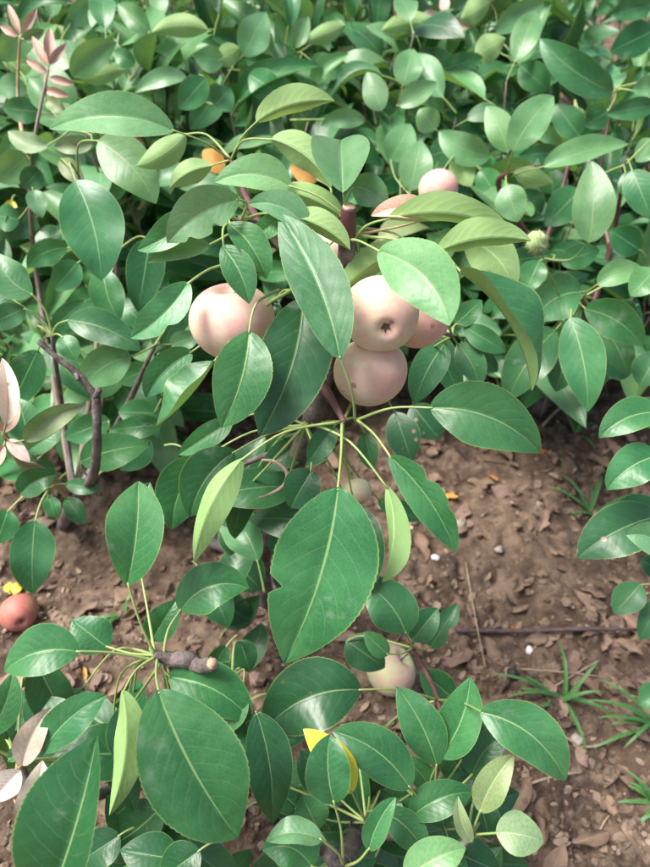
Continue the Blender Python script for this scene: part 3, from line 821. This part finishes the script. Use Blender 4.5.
Fk = 'F'
new_tree(Fk, ground_at(712, 560), 'apple tree reaching in from the right edge with a hole eaten dark leaf',
         [(668, 440, .60), (672, 520, .62), (660, 590, .74), (690, 470, .62)])
b0 = TREES[Fk]['base']
branch(Fk, [b0 - Vector((0, 0, .02)), P(700, 540, .74), P(692, 490, .64), P(668, 440, .60)], [.010, .008, .005, .002], name='trunk')
branch(Fk, [P(700, 540, .74), P(672, 520, .62)], [.004, .002])
branch(Fk, [P(700, 560, .80), P(660, 590, .74)], [.004, .002])
LF = [
 ((662,412),(599,438),36,.56,'g',dict(bow=8,fold=16,roll=16)),
 ((660,455),(607,490),40,.56,'g',dict(bow=6,fold=14,tint=1.15)),
 ((662,515),(577,558),50,.60,'h',dict(bow=6,fold=8,tint=1.2)),
 ((664,508),(600,528),44,.64,'k',dict(fold=10)),
 ((668,548),(626,535),36,.54,'l',dict(bow=5,fold=20)),
 ((641,584),(614,614),30,.76,'g',dict(fold=16)),
 ((660,600),(640,640),24,.76,'g',dict(fold=16)),
 ((662,570),(640,560),24,.70,'k',dict(fold=16)),
 ((665,690),(640,705),30,.72,'g',dict(fold=16,node=(690,660,.76))),
 ((668,425),(640,398),30,.62,'g',dict(fold=16)),
]
for b, t, w_, d, k, o in LF: leaf(Fk, b, t, w_, d, k, **o)

# ------------------------------------------------------------------ background trees: shoots with leaves all round
def proto_leaf(seed, mk, length, width, droop, fold, ripple=.08):
    """Blade along +Y with its stalk from the origin, top towards +Z."""
    rg = random.Random(seed)
    ps = length * .28
    B = Vector((0, ps, ps * .25)); bend = rg.uniform(-.1, .1) * length
    def curve(v): return B + Vector((bend * v * v, length * (v - .22 * droop * v * v), length * (.22 * v - droop * v * v)))
    def normal(v): return Vector((rg.uniform(-.0, .0), 0, 1))
    V, F, U = blade(curve, normal, width / 2, 14, COLS_L, fold, fold + rg.uniform(-8, 8), rg.uniform(-15, 30), rg.uniform(-55, 55), False, seed, ripple)
    mi = [0] * len(F)
    tv, tf = tube_geo([Vector((0, 0, 0)), Vector((0, ps * .5, ps * .16)), B + Vector((0, .003, .0004))], [.0013, .0010, .0009], 5, 3)
    o = len(V); V += tv; F += [tuple(a + o for a in f) for f in tf]; mi += [1] * len(tf); U += [(.5, .5)] * len(tv)
    return make_mesh('leaf', V, F, [M[mk], M['petiole']], uvs=U, midx=mi)
PROTO = {}
for mk, n in (('g', 12), ('l', 12), ('k', 7), ('s', 3), ('p', 4), ('y', 1)):
    PROTO[mk] = []
    for i in range(n):
        rg = random.Random(ord(mk) * 50 + i)
        small = .6 if mk == 'p' else 1.0
        L = rg.uniform(.082, .112) * small
        PROTO[mk].append(proto_leaf(ord(mk) * 100 + i, mk, L, L * rg.uniform(.40, .56) * (.75 if mk == 'p' else 1), rg.uniform(.1, .95), rg.uniform(6, 46)))

def clear_of(p, d_min):
    """Keep the open soil, the hero branch and its fruit free of background foliage."""
    x, y, d = project(p)
    if d < d_min: return False
    if x < -120 or x > 770: return d > .9
    if any(math.hypot(x - a, (y - b) * 1.3) < r for a, b, r in ((612, 40, 24), (642, 168, 24), (572, 98, 20))): return False      # open lanes between the rows
    if x < 210: return y < 400 or (y < 470 and d > .78)
    if x < 395: return y < 360 or (y < 440 and d > .95)
    return y < 395 - .12 * abs(x - 520) * (x < 520)

def put_leaf(root, me, loc, along, up, scale, tint, rg):
    y = along.normalized(); x = y.cross(up).normalized(); z = x.cross(y).normalized()
    o = bpy.data.objects.new('leaf', me); C.objects.link(o); o.parent = root
    m = Matrix((x, y, z)).transposed().to_4x4()
    o.matrix_local = Matrix.Translation(loc - root.location) @ m @ Matrix.Scale(scale, 4)
    o.color = (tint * rg.uniform(.93, 1.1), tint, tint * rg.uniform(.88, 1.08), 1)
    return o

def bush(key, x, y, label, n_shoots, radius, height, mixk, seed, d_min, limit=290, tip='l', pink=0.0):
    rg = random.Random(seed)
    base = Vector((x, y, gz(x, y)))
    root = new_tree(key, base, label, [])
    crotch = base + Vector((0, 0, .07))
    tube('trunk', [base - Vector((0, 0, .02)), base + Vector((.004, .002, .035)), crotch], [.017, .014, .012], M['bark'], root, 10, 4, .1, seed)
    count = 0
    for sidx in range(n_shoots):
        az = 2 * math.pi * (sidx + rg.uniform(-.3, .3)) / n_shoots
        rr = radius * math.sqrt(rg.uniform(.08, 1.0))
        top = base + Vector((math.cos(az) * rr, math.sin(az) * rr, height * rg.uniform(.72, 1.08) * (1 - .25 * (rr / radius) ** 2)))
        midp = base.lerp(top, .5) + Vector((math.cos(az) * rr * .25 + rg.uniform(-.06, .06), math.sin(az) * rr * .25 + rg.uniform(-.06, .06), -.03 * height))
        pts = [crotch - Vector((0, 0, .01)), midp, top]
        cs, rs = spline(pts, [.006, .004, .0018], 8)
        plan = []
        nl = rg.randint(13, 16); a0 = rg.uniform(0, 6)
        n0 = len(cs)
        for i in range(nl):
            f = .34 + .66 * i / (nl - 1)
            kf = f * (n0 - 1); k0 = min(int(kf), n0 - 2)
            p = cs[k0].lerp(cs[k0 + 1], kf - k0)
            a0 += 2.4 + rg.uniform(-.35, .35)
            el = math.radians(rg.uniform(-22, 50) + 40 * max(0, f - .8) / .2)
            along = Vector((math.cos(a0) * math.cos(el), math.sin(a0) * math.cos(el), math.sin(el)))
            cpos = p + along * .06
            if count + len(plan) >= limit or not clear_of(cpos, d_min) or not clear_of(p + along * .10, d_min): continue
            r = rg.random(); mk = mixk[0]
            acc = 0
            for kk, pr in mixk[1]:
                acc += pr
                if r < acc: mk = kk; break
            if f > .93 and rg.random() < pink: mk = 'p'
            up = Vector((rg.uniform(-.4, .4), rg.uniform(-.9, .1), 1))
            sc = rg.uniform(.68, 1.15) * (1.38 if y > 1.3 else 1.25) * (1 - .32 * max(0, f - .82) / .18)
            plan.append((rg.choice(PROTO[mk]), p, along, up, sc, rg.uniform(.75, 1.25), f))
        if len(plan) > .6 * nl:
            count += len(plan)
            for q in plan: put_leaf(root, *q[:6], rg)
            fl = max(q[6] for q in plan); cut = max(3, int(round(fl * (n0 - 1))))
            pts = [cs[0], cs[cut // 3], cs[2 * cut // 3], cs[min(cut, n0 - 1)]]
            tube('branch', pts, [.0042, .0032, .0022, .0012], rg.choice((M['shoot'], M['shoot'], M['bark'])), root, 6, 6, .08, seed + sidx)
    return root

MG = ('g', [('g', .50), ('l', .33), ('k', .12), ('s', .03)])
ML = ('l', [('g', .36), ('l', .52), ('k', .05), ('s', .04)])
MK = ('k', [('g', .45), ('l', .12), ('k', .42)])  # darker mix: shade among the right-hand trees is put into the leaf colours
BUSHES = [
 ('G2', -.36, .80, 'low apple bush behind the bare grey twig on the left', 10, .20, .36, MG, 31, .72, .0),
 ('E2', .40, .90, 'low apple bush behind the drooping leaves right of the apples', 10, .20, .36, MG, 32, .80, .0),
 ('G', -.50, 1.00, 'bushy apple tree behind the left edge with pinkish young tips', 19, .25, .66, ML, 11, .93, .6),
 ('H', -.20, 1.04, 'bushy apple tree behind the central branch, left of its pruned stub', 19, .23, .68, ML, 12, .95, .1),
 ('I', .08, 1.08, 'bushy apple tree behind the central branch, right of its pruned stub', 19, .23, .68, ML, 13, .96, .15),
 ('I2', .36, 1.14, 'bushy apple tree behind the small lone background apple', 17, .22, .58, MG, 33, .99, .0),
 ('J', .68, 1.16, 'leafy apple tree at the right edge behind the drooping leaves', 17, .26, .48, MK, 14, 1.0, .0),
 ('K', -.72, 1.42, 'apple tree in the second row at far left', 18, .30, .74, MG, 15, 1.0, .4),
 ('L', -.32, 1.44, 'apple tree in the second row left of centre', 19, .28, .76, ML, 16, 1.0, .2),
 ('M', .06, 1.46, 'apple tree in the second row near the centre', 19, .28, .76, ML, 17, 1.0, .2),
 ('N', .44, 1.55, 'apple tree in the second row right of centre, shade put into its leaf colours', 16, .26, .64, MK, 18, 1.1, .0),
 ('O', .92, 1.62, 'apple tree at the upper right corner, its leaves coloured darker for shade', 16, .30, .54, MK, 19, 1.1, .0),
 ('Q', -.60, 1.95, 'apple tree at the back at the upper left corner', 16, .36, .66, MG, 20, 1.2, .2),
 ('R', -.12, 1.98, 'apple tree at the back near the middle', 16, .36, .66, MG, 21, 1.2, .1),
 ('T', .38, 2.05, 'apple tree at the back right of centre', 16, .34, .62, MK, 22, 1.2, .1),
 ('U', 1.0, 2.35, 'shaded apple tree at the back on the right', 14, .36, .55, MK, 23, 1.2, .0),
 ('W', .05, 2.75, 'apple tree in the farthest row near the middle', 14, .42, .60, MG, 24, 1.2, .0),
]
for (k_, x, y, lab, ns, ra, he, mixk, sd_, dm, pk) in BUSHES:
    bush(k_, x, y, lab, ns, ra, he, mixk, sd_, dm, pink=pk)

# leaves of the background trees that stand out singly
TREES['G']['nodes'] = [(78, 78, .92), (10, 62, .95), (130, 80, 1.0)]
TREES['H']['nodes'] = [(185, 82, .98), (236, 62, 1.0), (252, 72, 1.0), (300, 52, 1.05), (290, 120, .95), (208, 32, 1.0)]
TREES['I']['nodes'] = [(385, 120, 1.0), (400, 105, 1.0), (440, 40, 1.1), (410, 195, .92), (497, 38, 1.1), (478, 68, 1.08), (455, 150, 1.0)]
LBG = {
 'G': [((72,76),(117,42),30,.90,'l',dict(fold=22,bow=-4)), ((78,78),(126,70),20,.92,'u',dict(fold=22)), ((0,60),(37,18),28,.94,'l',dict(fold=14)),
       ((135,65),(113,51),18,1.0,'g',dict(fold=14,tint=1.4)), ((27,90),(-3,84),24,.94,'l',dict(fold=14)), ((32,66),(2,62),22,.95,'u',dict(fold=18)),
       ((150,32),(118,4),24,1.0,'l',dict(fold=22)), ((176,48),(139,76),30,1.08,'k',dict(fold=10)), ((110,32),(90,4),24,1.05,'l',dict(fold=14)), ((70,24),(94,0),22,1.05,'l',dict(fold=14))],
 'H': [((224,172),(203,150),22,.76,'o',dict(fold=24,node=(231,160,.60))), ((318,180),(290,166),20,.68,'o',dict(fold=20,node=(330,200,.62))), ((12,200),(4,232),16,.90,'y',dict(fold=24)), ((208,30),(151,33),24,.95,'u',dict(bow=6,fold=30)), ((187,78),(135,93),20,.95,'l',dict(bow=7,fold=20,roll=22)), ((206,78),(179,109),28,.95,'g',dict(fold=10,tint=1.2)),
       ((224,60),(194,58),24,.98,'l',dict(fold=14)), ((243,56),(266,12),32,.98,'l',dict(fold=12)), ((240,48),(214,63),22,.98,'u',dict(fold=18)),
       ((281,66),(244,61),18,1.0,'g',dict(fold=14)), ((249,74),(284,97),28,.98,'g',dict(fold=12,tint=1.2)), ((295,48),(308,16),17,1.0,'l',dict(fold=22)),
       ((346,25),(304,42),20,1.0,'u',dict(fold=24)), ((214,106),(231,88),28,.95,'g',dict(fold=14)), ((365,121),(321,126),20,.95,'l',dict(fold=20,bow=5)),
       ((220,90),(190,130),28,1.0,'g',dict(fold=12)), ((300,60),(270,85),24,1.02,'g',dict(fold=12)), ((310,60),(345,75),24,1.02,'l',dict(fold=14))],
 'I': [((382,111),(367,72),26,.96,'l',dict(fold=12)), ((403,86),(413,48),30,.98,'l',dict(fold=10)), ((436,25),(381,31),24,1.05,'u',dict(bow=5,fold=26)),
       ((399,106),(437,82),24,.96,'l',dict(fold=22,roll=-14)), ((390,161),(411,124),34,.94,'l',dict(fold=10)), ((410,191),(421,140),34,.92,'l',dict(fold=10)),
       ((436,130),(419,109),26,.98,'l',dict(fold=10)), ((490,2),(461,19),24,1.08,'u',dict(fold=20)), ((495,33),(545,4),24,1.05,'l',dict(fold=20,bow=-4)),
       ((475,56),(506,38),28,1.05,'u',dict(fold=16)), ((437,71),(483,57),22,1.04,'g',dict(fold=18,tint=1.2)), ((508,58),(539,40),22,1.04,'l',dict(fold=18)),
       ((520,65),(549,91),28,1.06,'g',dict(fold=12)), ((490,156),(439,131),32,.92,'l',dict(bow=-5,fold=18)), ((455,151),(471,187),28,.93,'u',dict(fold=16)),
       ((440,155),(430,185),26,1.0,'g',dict(fold=16)), ((480,170),(500,200),26,1.0,'g',dict(fold=16)), ((445,14),(444,-4),12,1.1,'w',dict(fold=26)), ((446,22),(474,26),13,1.1,'w',dict(fold=26)),
       ((440,20),(424,12),12,1.1,'w',dict(fold=26)), ((540,215),(520,190),28,1.0,'k',dict(fold=14))],
 'J': [((655,4),(610,15),20,1.1,'g',dict(fold=16)), ((655,30),(610,52),32,1.1,'k',dict(fold=10)), ((640,250),(610,230),30,.95,'k',dict(fold=12,tint=1.3))],
}
for k_, rows in LBG.items():
    for b, t, w_, d, kk, o in rows: leaf(k_, b, t, w_, d, kk, **o)

# ------------------------------------------------------------------ apples
def apple(c, d, rpx, calyx, label, mat='apple', stem_to=None, tint=(1, 1, 1), squash=.90, on_ground=False, seed=0, group='apples'):
    rg = random.Random(seed)
    r = rpx / FPX * d
    if on_ground:
        g = ground_at(*c); pos = g + Vector((0, 0, r * squash * .93))
    else: pos = P(c[0], c[1], d)
    ax = -camdir(*calyx)                         # stem direction
    q = ax.to_track_quat('Z', 'Y'); R = q.to_matrix()
    rings, seg = 30, 40
    # half profile from the stem cavity round to the calyx basin
    prof = []
    for i in range(rings + 1):
        t = i / rings; a = math.pi * t
        rr = math.sin(a) ** .92 * (1 + .05 * math.cos(a)); zz = math.cos(a) * squash
        zz -= .34 * math.exp(-(rr / .24) ** 2) * (1 if t < .5 else 0) * 1.0
        zz += .20 * math.exp(-(rr / .20) ** 2) * (1 if t > .5 else 0)
        prof.append((rr * r, zz * r))
    V, F = [], []
    p1, p2 = rg.uniform(0, 6), rg.uniform(0, 6)
    for i, (rr, zz) in enumerate(prof):
        for j in range(seg):
            th = 2 * math.pi * j / seg
            k = 1 + .018 * math.sin(2 * th + p1) + .014 * math.cos(5 * th + p2) * (i / rings) + .012 * math.sin(th + p2)
            V.append(R @ Vector((rr * k * math.cos(th), rr * k * math.sin(th), zz + .02 * r * math.sin(th + p1) * (rr / r))))
    for i in range(rings):
        for j in range(seg):
            F.append((i * seg + j, (i + 1) * seg + j, (i + 1) * seg + (j + 1) % seg, i * seg + (j + 1) % seg))
    root = link('apple', None, None, pos - Vector((0, 0, r * squash)) if on_ground else pos); root.empty_display_size = .02
    tag(root, label, 'apple', group)
    skin = link('skin', make_mesh('skin', V, F, [M[mat]]), root, pos); skin.color = (*tint, 1)
    top = pos + ax * (prof[0][1] - .001); bot = pos + ax * (prof[-1][1] - .0008)
    if stem_to is not None:
        tp = P(*stem_to); tube('stem', [top, top.lerp(tp, .5) + ax * .004, tp], [.0012, .0010, .0014], M['petiole'], root, 7)
    else:
        tube('stem', [top, top + ax * r * .3 + Vector((.001, 0, .002)), top + ax * r * .52], [.0012, .0010, .0014], M['twigdark'], root, 7)
    # calyx: dry sepals round a dark eye
    CV, CF = [], []
    u = ax.orthogonal().normalized(); v = ax.cross(u)
    for s in range(5):
        a = 2 * math.pi * s / 5; e = u * math.cos(a) + v * math.sin(a); f = ax.cross(e)
        o = len(CV); bs = r * .045; L = r * .13
        CV += [e * bs + f * bs * .8, e * bs - f * bs * .8, e * (bs + L * .6) + f * bs * .5 - ax * L * .35, e * (bs + L * .6) - f * bs * .5 - ax * L * .35, e * (bs + L * .5 + rg.uniform(0, .3) * L) - ax * L * .9]
        CF += [(o, o + 1, o + 3, o + 2), (o + 2, o + 3, o + 4)]
    o = len(CV); CV += [(u * math.cos(a) + v * math.sin(a)) * r * .105 - ax * .0004 for a in [2 * math.pi * i / 8 for i in range(8)]]
    CF.append(tuple(range(o + 7, o - 1, -1)))
    link('calyx', make_mesh('calyx', CV, CF, [M['calyx']]), root, bot)
    return root
GA = 'apples on the trees'
apple((380, 315), .485, 38.5, (.13, -.55, .82), 'pale pink apple with its dark calyx facing out, upper front of the cluster', stem_to=(352, 262, .50), seed=1, tint=(1, .98, .93), group=GA)
apple((370, 372), .515, 37.5, (.12, -.92, -.38), 'pale pink apple hanging lowest in the cluster under the one with visible calyx', stem_to=(345, 330, .525), seed=2, tint=(1.0, .95, .93), group=GA)
apple((420, 318), .545, 32, (.5, -.6, -.35), 'pinkish apple at the right of the cluster, half hidden behind a light leaf', stem_to=(380, 290, .55), seed=3, tint=(1, .86, .84), group=GA)
apple((233, 322), .505, 42, (.05, -.80, -.50), 'large pink apple left of the long hanging leaf with its stem hollow on top', stem_to=(262, 262, .505), seed=4, tint=(1, .95, .92), group=GA)
apple((326, 256), .56, 24, (-.2, -.8, .3), 'pale apple glimpsed behind leaves beside the dark red pruned stub', stem_to=(345, 240, .53), seed=5, group=GA)
apple((438, 190), .86, 20, (.0, -.9, .3), 'small pink apple alone in the background above the cluster', stem_to=(455, 155, .92), seed=6, tint=(1, .86, .84), group=GA)
apple((357, 492), .60, 15, (.2, -.8, .3), 'small greenish apple mostly hidden behind the large central leaf', mat='apple_green', stem_to=(330, 440, .56), seed=7, group=GA)
apple((388, 686), .85, 25, (-.5, -.6, -.3), 'greenish pink apple on the soil beneath the bottom tree', mat='apple_green', on_ground=True, seed=8, tint=(1, 1, 1), group='fallen apples')
apple((20, 614), .93, 19, (.4, -.3, .6), 'reddish fallen apple lying on the soil at the left edge', mat='apple_red', on_ground=True, seed=9, group='fallen apples')

# small black dried fruits under the bottom tree
for i, (x, y, r) in enumerate(((400, 745, 5), (356, 820, 6))):
    d = GD(y) if i == 0 else .52
    p = ground_at(x, y) if i == 0 else P(x, y, d)
    rr = r / FPX * d
    V, F = lump(random.Random(40 + i), rr, 1.0, 12, 8)
    o = link('dried_fruit', make_mesh('dried_fruit', V, F, [M['black']]), None, p + (Vector((0, 0, rr * .8)) if i == 0 else Vector((0, 0, 0))))
    tag(o, ('shrivelled black fruit on the soil below the greenish apple', 'shrivelled black fruit beside the yellow leaf stalk')[i], 'fruit')

# ------------------------------------------------------------------ fuzzy seed head by the leaf tip
p = P(537, 243, .60)
sh = link('seed_head', None, None, P(560, 330, .80)); sh.empty_display_size = .02
tag(sh, 'small fuzzy pale green seed head beside the tip of a light leaf', 'seed head')
tube('stalk', [ground_at(540, 420) - Vector((0, 0, .01)), P(562, 330, .80), P(545, 262, .615), P(537, 247, .601)], [.0010, .0010, .0007, .0006], M['petiole'], sh, 6)
rg = random.Random(5)
V, F = lump(rg, .0085, 1.2, 12, 8)
core = link('core', make_mesh('core', V, F, [M['fuzz']]), sh, p)
V, F = [], []
for i in range(420):
    dv = Vector((rg.gauss(0, 1), rg.gauss(0, 1), rg.gauss(0, 1))).normalized(); sdv = dv.orthogonal().normalized() * .00016
    a = dv * .0078; b = dv * rg.uniform(.0115, .0155); o = len(V); third = dv.cross(sdv)
    V += [a + sdv, a - sdv, a + third, b]; F += [(o, o + 1, o + 3), (o + 1, o + 2, o + 3), (o + 2, o, o + 3)]
tag(link('bristles', make_mesh('bristles', V, F, [M['fuzz']]), sh, p), kind='stuff')

# ------------------------------------------------------------------ litter, twigs, pebbles and grass on the ground
DEAD = []
for i in range(9):
    rg = random.Random(900 + i)
    L = rg.uniform(.045, .075); W = L * rg.uniform(.42, .62); dr = rg.uniform(-.25, .35)
    bend = rg.uniform(-.2, .2) * L
    def curve(v, L=L, dr=dr, bend=bend): return Vector((bend * v * v, L * (v - .5), L * dr * (v - .5) ** 2 + .002))
    V, F, U = blade(curve, lambda v: Vector((0, 0, 1)), W / 2, 16, (-1, -.7, -.35, 0, .35, .7, 1), rg.uniform(-5, 30), rg.uniform(-5, 30), rg.uniform(-25, 45), rg.uniform(-60, 60), False, 900 + i, .30,
                    [(rg.random(), rg.choice((-1, 1)), rg.uniform(.2, .6), rg.uniform(.04, .12)) for _ in range(3)])
    DEAD.append(make_mesh('dead_leaf', V, F, [M['d']], uvs=U))
def dead_leaf(px, py, label, scale=1.0, mat=None, group=None, rz=None, rg=rnd, me=None):
    g = ground_at(px, py)
    me = me or rg.choice(DEAD)
    if mat: me = me.copy(); me.materials[0] = M[mat]
    o = bpy.data.objects.new('dead_leaf', me); C.objects.link(o)
    o.location = g + Vector((0, 0, .004)); o.rotation_euler = (rg.uniform(-.3, .3), rg.uniform(-.3, .3), rg.uniform(0, 6.28) if rz is None else rz)
    o.scale = (scale,) * 3; j = rg.uniform(.75, 1.25); o.color = (j, j * rg.uniform(.93, 1.03), j * rg.uniform(.9, 1.05), 1)
    tag(o, label, 'dead leaf', group); return o
rl = random.Random(77)
for i in range(150):
    px, py = rl.uniform(-20, 670), rl.uniform(430, 880)
    if rl.random() < .5: px = rl.uniform(400, 665)
    dead_leaf(px, py, 'dry brown dead leaf lying in the litter on the soil', rl.uniform(.35, .95), group='dead leaves littering the soil', rg=rl)
dead_leaf(450, 493, 'yellow fallen leaf on the soil below the lower right leaf', .42, 'o', rz=1.3, me=DEAD[2])
dead_leaf(538, 458, 'reddish orange fallen leaf on the soil under the right tree', .42, 'o', rz=1.6, me=DEAD[3]).color = (1, .45, .5, 1)
dead_leaf(511, 617, 'small orange fallen leaf above the long dark twig on the soil', .34, 'o', rz=1.4, me=DEAD[4])
dead_leaf(494, 475, 'brown orange fallen leaf fragment near the middle of the soil', .36, 'o', rz=.6, me=DEAD[5]).color = (.7, .55, .7, 1)
dead_leaf(86, 674, 'orange fallen leaf on the soil behind the lower left leaves', .32, 'o', rz=.3, me=DEAD[1])
dead_leaf(8, 583, 'yellow fallen leaf beside the reddish fallen apple', .85, 'y', rz=1.2, me=DEAD[3])
dead_leaf(408, 523, 'pale dry leaf scrap on the soil right of the twisted leaf', .4, 'w', rz=1.2, me=DEAD[6])

def stick(name, pix, r, mat, label, cat, lift=.004, group=None):
    pts = [ground_at(*q) + Vector((0, 0, lift)) for q in pix]
    o = tube(name, pts, [r] * (len(pts) - 1) + [r * .6], M[mat], None, 6, 5, .12, seed=int(pix[0][0]))
    tag(o, label, cat, group)
stick('straw', [(467, 558), (474, 610), (485, 668)], .0011, 'straw', 'thin pale straw lying nearly upright in the picture on the soil', 'straw', .008)
stick('fallen_twig', [(456, 632), (520, 627), (580, 629), (640, 625)], .0032, 'twigdark', 'long dark purplish twig lying across the soil', 'twig', .013)
stick('straw', [(520, 672), (565, 675), (612, 677)], .0010, 'straw', 'thin straw on the soil above the grass tuft', 'straw', .010)
stick('straw', [(548, 693), (575, 675), (600, 659)], .0012, 'straw', 'slanting dry straw above the grass tuft', 'straw', .012)
stick('straw', [(556, 737), (585, 747), (618, 737), (632, 724)], .0015, 'straw', 'bent pale straw below the grass tuft', 'straw', .008)
stick('straw', [(522, 788), (555, 780), (582, 773)], .0016, 'straw', 'short pale straw beside the spotted leaf', 'straw', .006)
stick('straw', [(612, 676), (630, 692), (646, 705)], .0010, 'straw', 'thin straw near the right edge beyond the grass', 'straw', .010)
stick('straw', [(596, 836), (604, 822), (609, 816)], .0011, 'straw', 'short dry straw near the bottom right corner', 'straw', .006)
stick('twig', [(485, 455), (506, 463)], .0016, 'twigdark', 'short dark twig on the soil below the right tree', 'twig', .005)
stick('twig', [(540, 432), (556, 418), (565, 414)], .003, 'straw', 'stub of greyish wood on the soil under the right tree', 'twig', .008)
stick('twig', [(20, 694), (34, 680), (45, 668)], .0014, 'straw', 'pale dry twig on the soil at the left below the fallen apple', 'twig', .006)
stick('fallen_branch', [(212, 545), (245, 562), (280, 600)], .010, 'bark', 'thick grey branch lying blurred on the soil behind the central leaf', 'branch', .012)
stick('twig', [(0, 543), (15, 530), (32, 515)], .002, 'twigdark', 'dark twig on the soil under the left tree', 'twig', .006)

def pebble(px, py, r, mat, label, flat=.7, seed=0):
    V, F = lump(random.Random(seed), r, flat, 10, 7)
    o = link('pebble', make_mesh('pebble', V, F, [M[mat]]), None, ground_at(px, py) + Vector((0, 0, r * .35)))
    tag(o, label, 'pebble')
pebble(533, 644, .0062, 'white', 'white pebble on the soil just below the long dark twig', seed=1)
pebble(436, 556, .0058, 'white', 'white oval pebble on the soil left of the straw', seed=2)
pebble(577, 741, .0085, 'stone', 'pale tan pebble in the bent straw', seed=3)
pebble(458, 520, .0125, 'stone', 'grey round stone half sunk in the soil', .45, seed=4)
pebble(500, 545, .0070, 'stone', 'small pinkish stone in the middle of the soil', seed=5)
pebble(512, 677, .0085, 'black', 'dark blue black clod beside the upright straw', seed=6)

BLADES = []
for i in range(5):
    rg = random.Random(60 + i)
    n = 9; V, F = [], []
    for j in range(n + 1):
        t = j / n; wd = .0032 * (1 - t) ** .6 + .0002; y = t * (1 - .25 * t); z = .55 * t - .62 * t * t * (.7 + .4 * rg.random() * 0 + i * .1)
        V += [Vector((-wd / .1, y, z + wd * 4)), Vector((0, y, z)), Vector((wd / .1, y, z + wd * 4))]
    for j in range(n):
        for s in (0, 1): k = j * 3 + s; F.append((k, k + 1, k + 4, k + 3))
    BLADES.append(make_mesh('blade', V, F, [M['grass']]))
def grass(px, py, n, length, label, seed, az=None, spread=3.14):
    rg = random.Random(seed)
    g = ground_at(px, py)
    r = link('grass_tuft', None, None, g); r.empty_display_size = .02
    tag(r, label, 'grass', 'grass tufts on the soil')
    for i in range(n):
        o = bpy.data.objects.new('blade', rg.choice(BLADES)); C.objects.link(o); o.parent = r
        o.location = (rg.uniform(-.006, .006), rg.uniform(-.006, .006), -.003)
        L = 1.35 * length * rg.uniform(.6, 1.1)
        o.scale = (.10, L, L * rg.uniform(.5, 1.2)); o.rotation_euler = (rg.uniform(0, .5), 0, (az or 0) + rg.uniform(-spread, spread))
grass(592, 512, 8, .075, 'blurred grass tuft under the right tree beside the hole eaten leaf', 1)
grass(560, 702, 10, .085, 'green grass tuft in the middle of the soil at lower right', 2)
grass(655, 722, 7, .085, 'grass tuft at the right edge beside the bent straw', 3, az=1.4, spread=.9)
grass(655, 806, 6, .05, 'grass tuft at the right edge near the bottom corner', 4, az=1.5, spread=.8)
grass(142, 838, 6, .06, 'grass blades on the soil at bottom left under the big leaves', 5)
grass(120, 610, 5, .05, 'grass blades on the soil at left between fallen apple and leaves', 6)
grass(575, 440, 5, .06, 'grass blades at the back of the soil under the right tree', 7)
grass(200, 800, 5, .06, 'grass blades in the shade between the two low trees', 8)
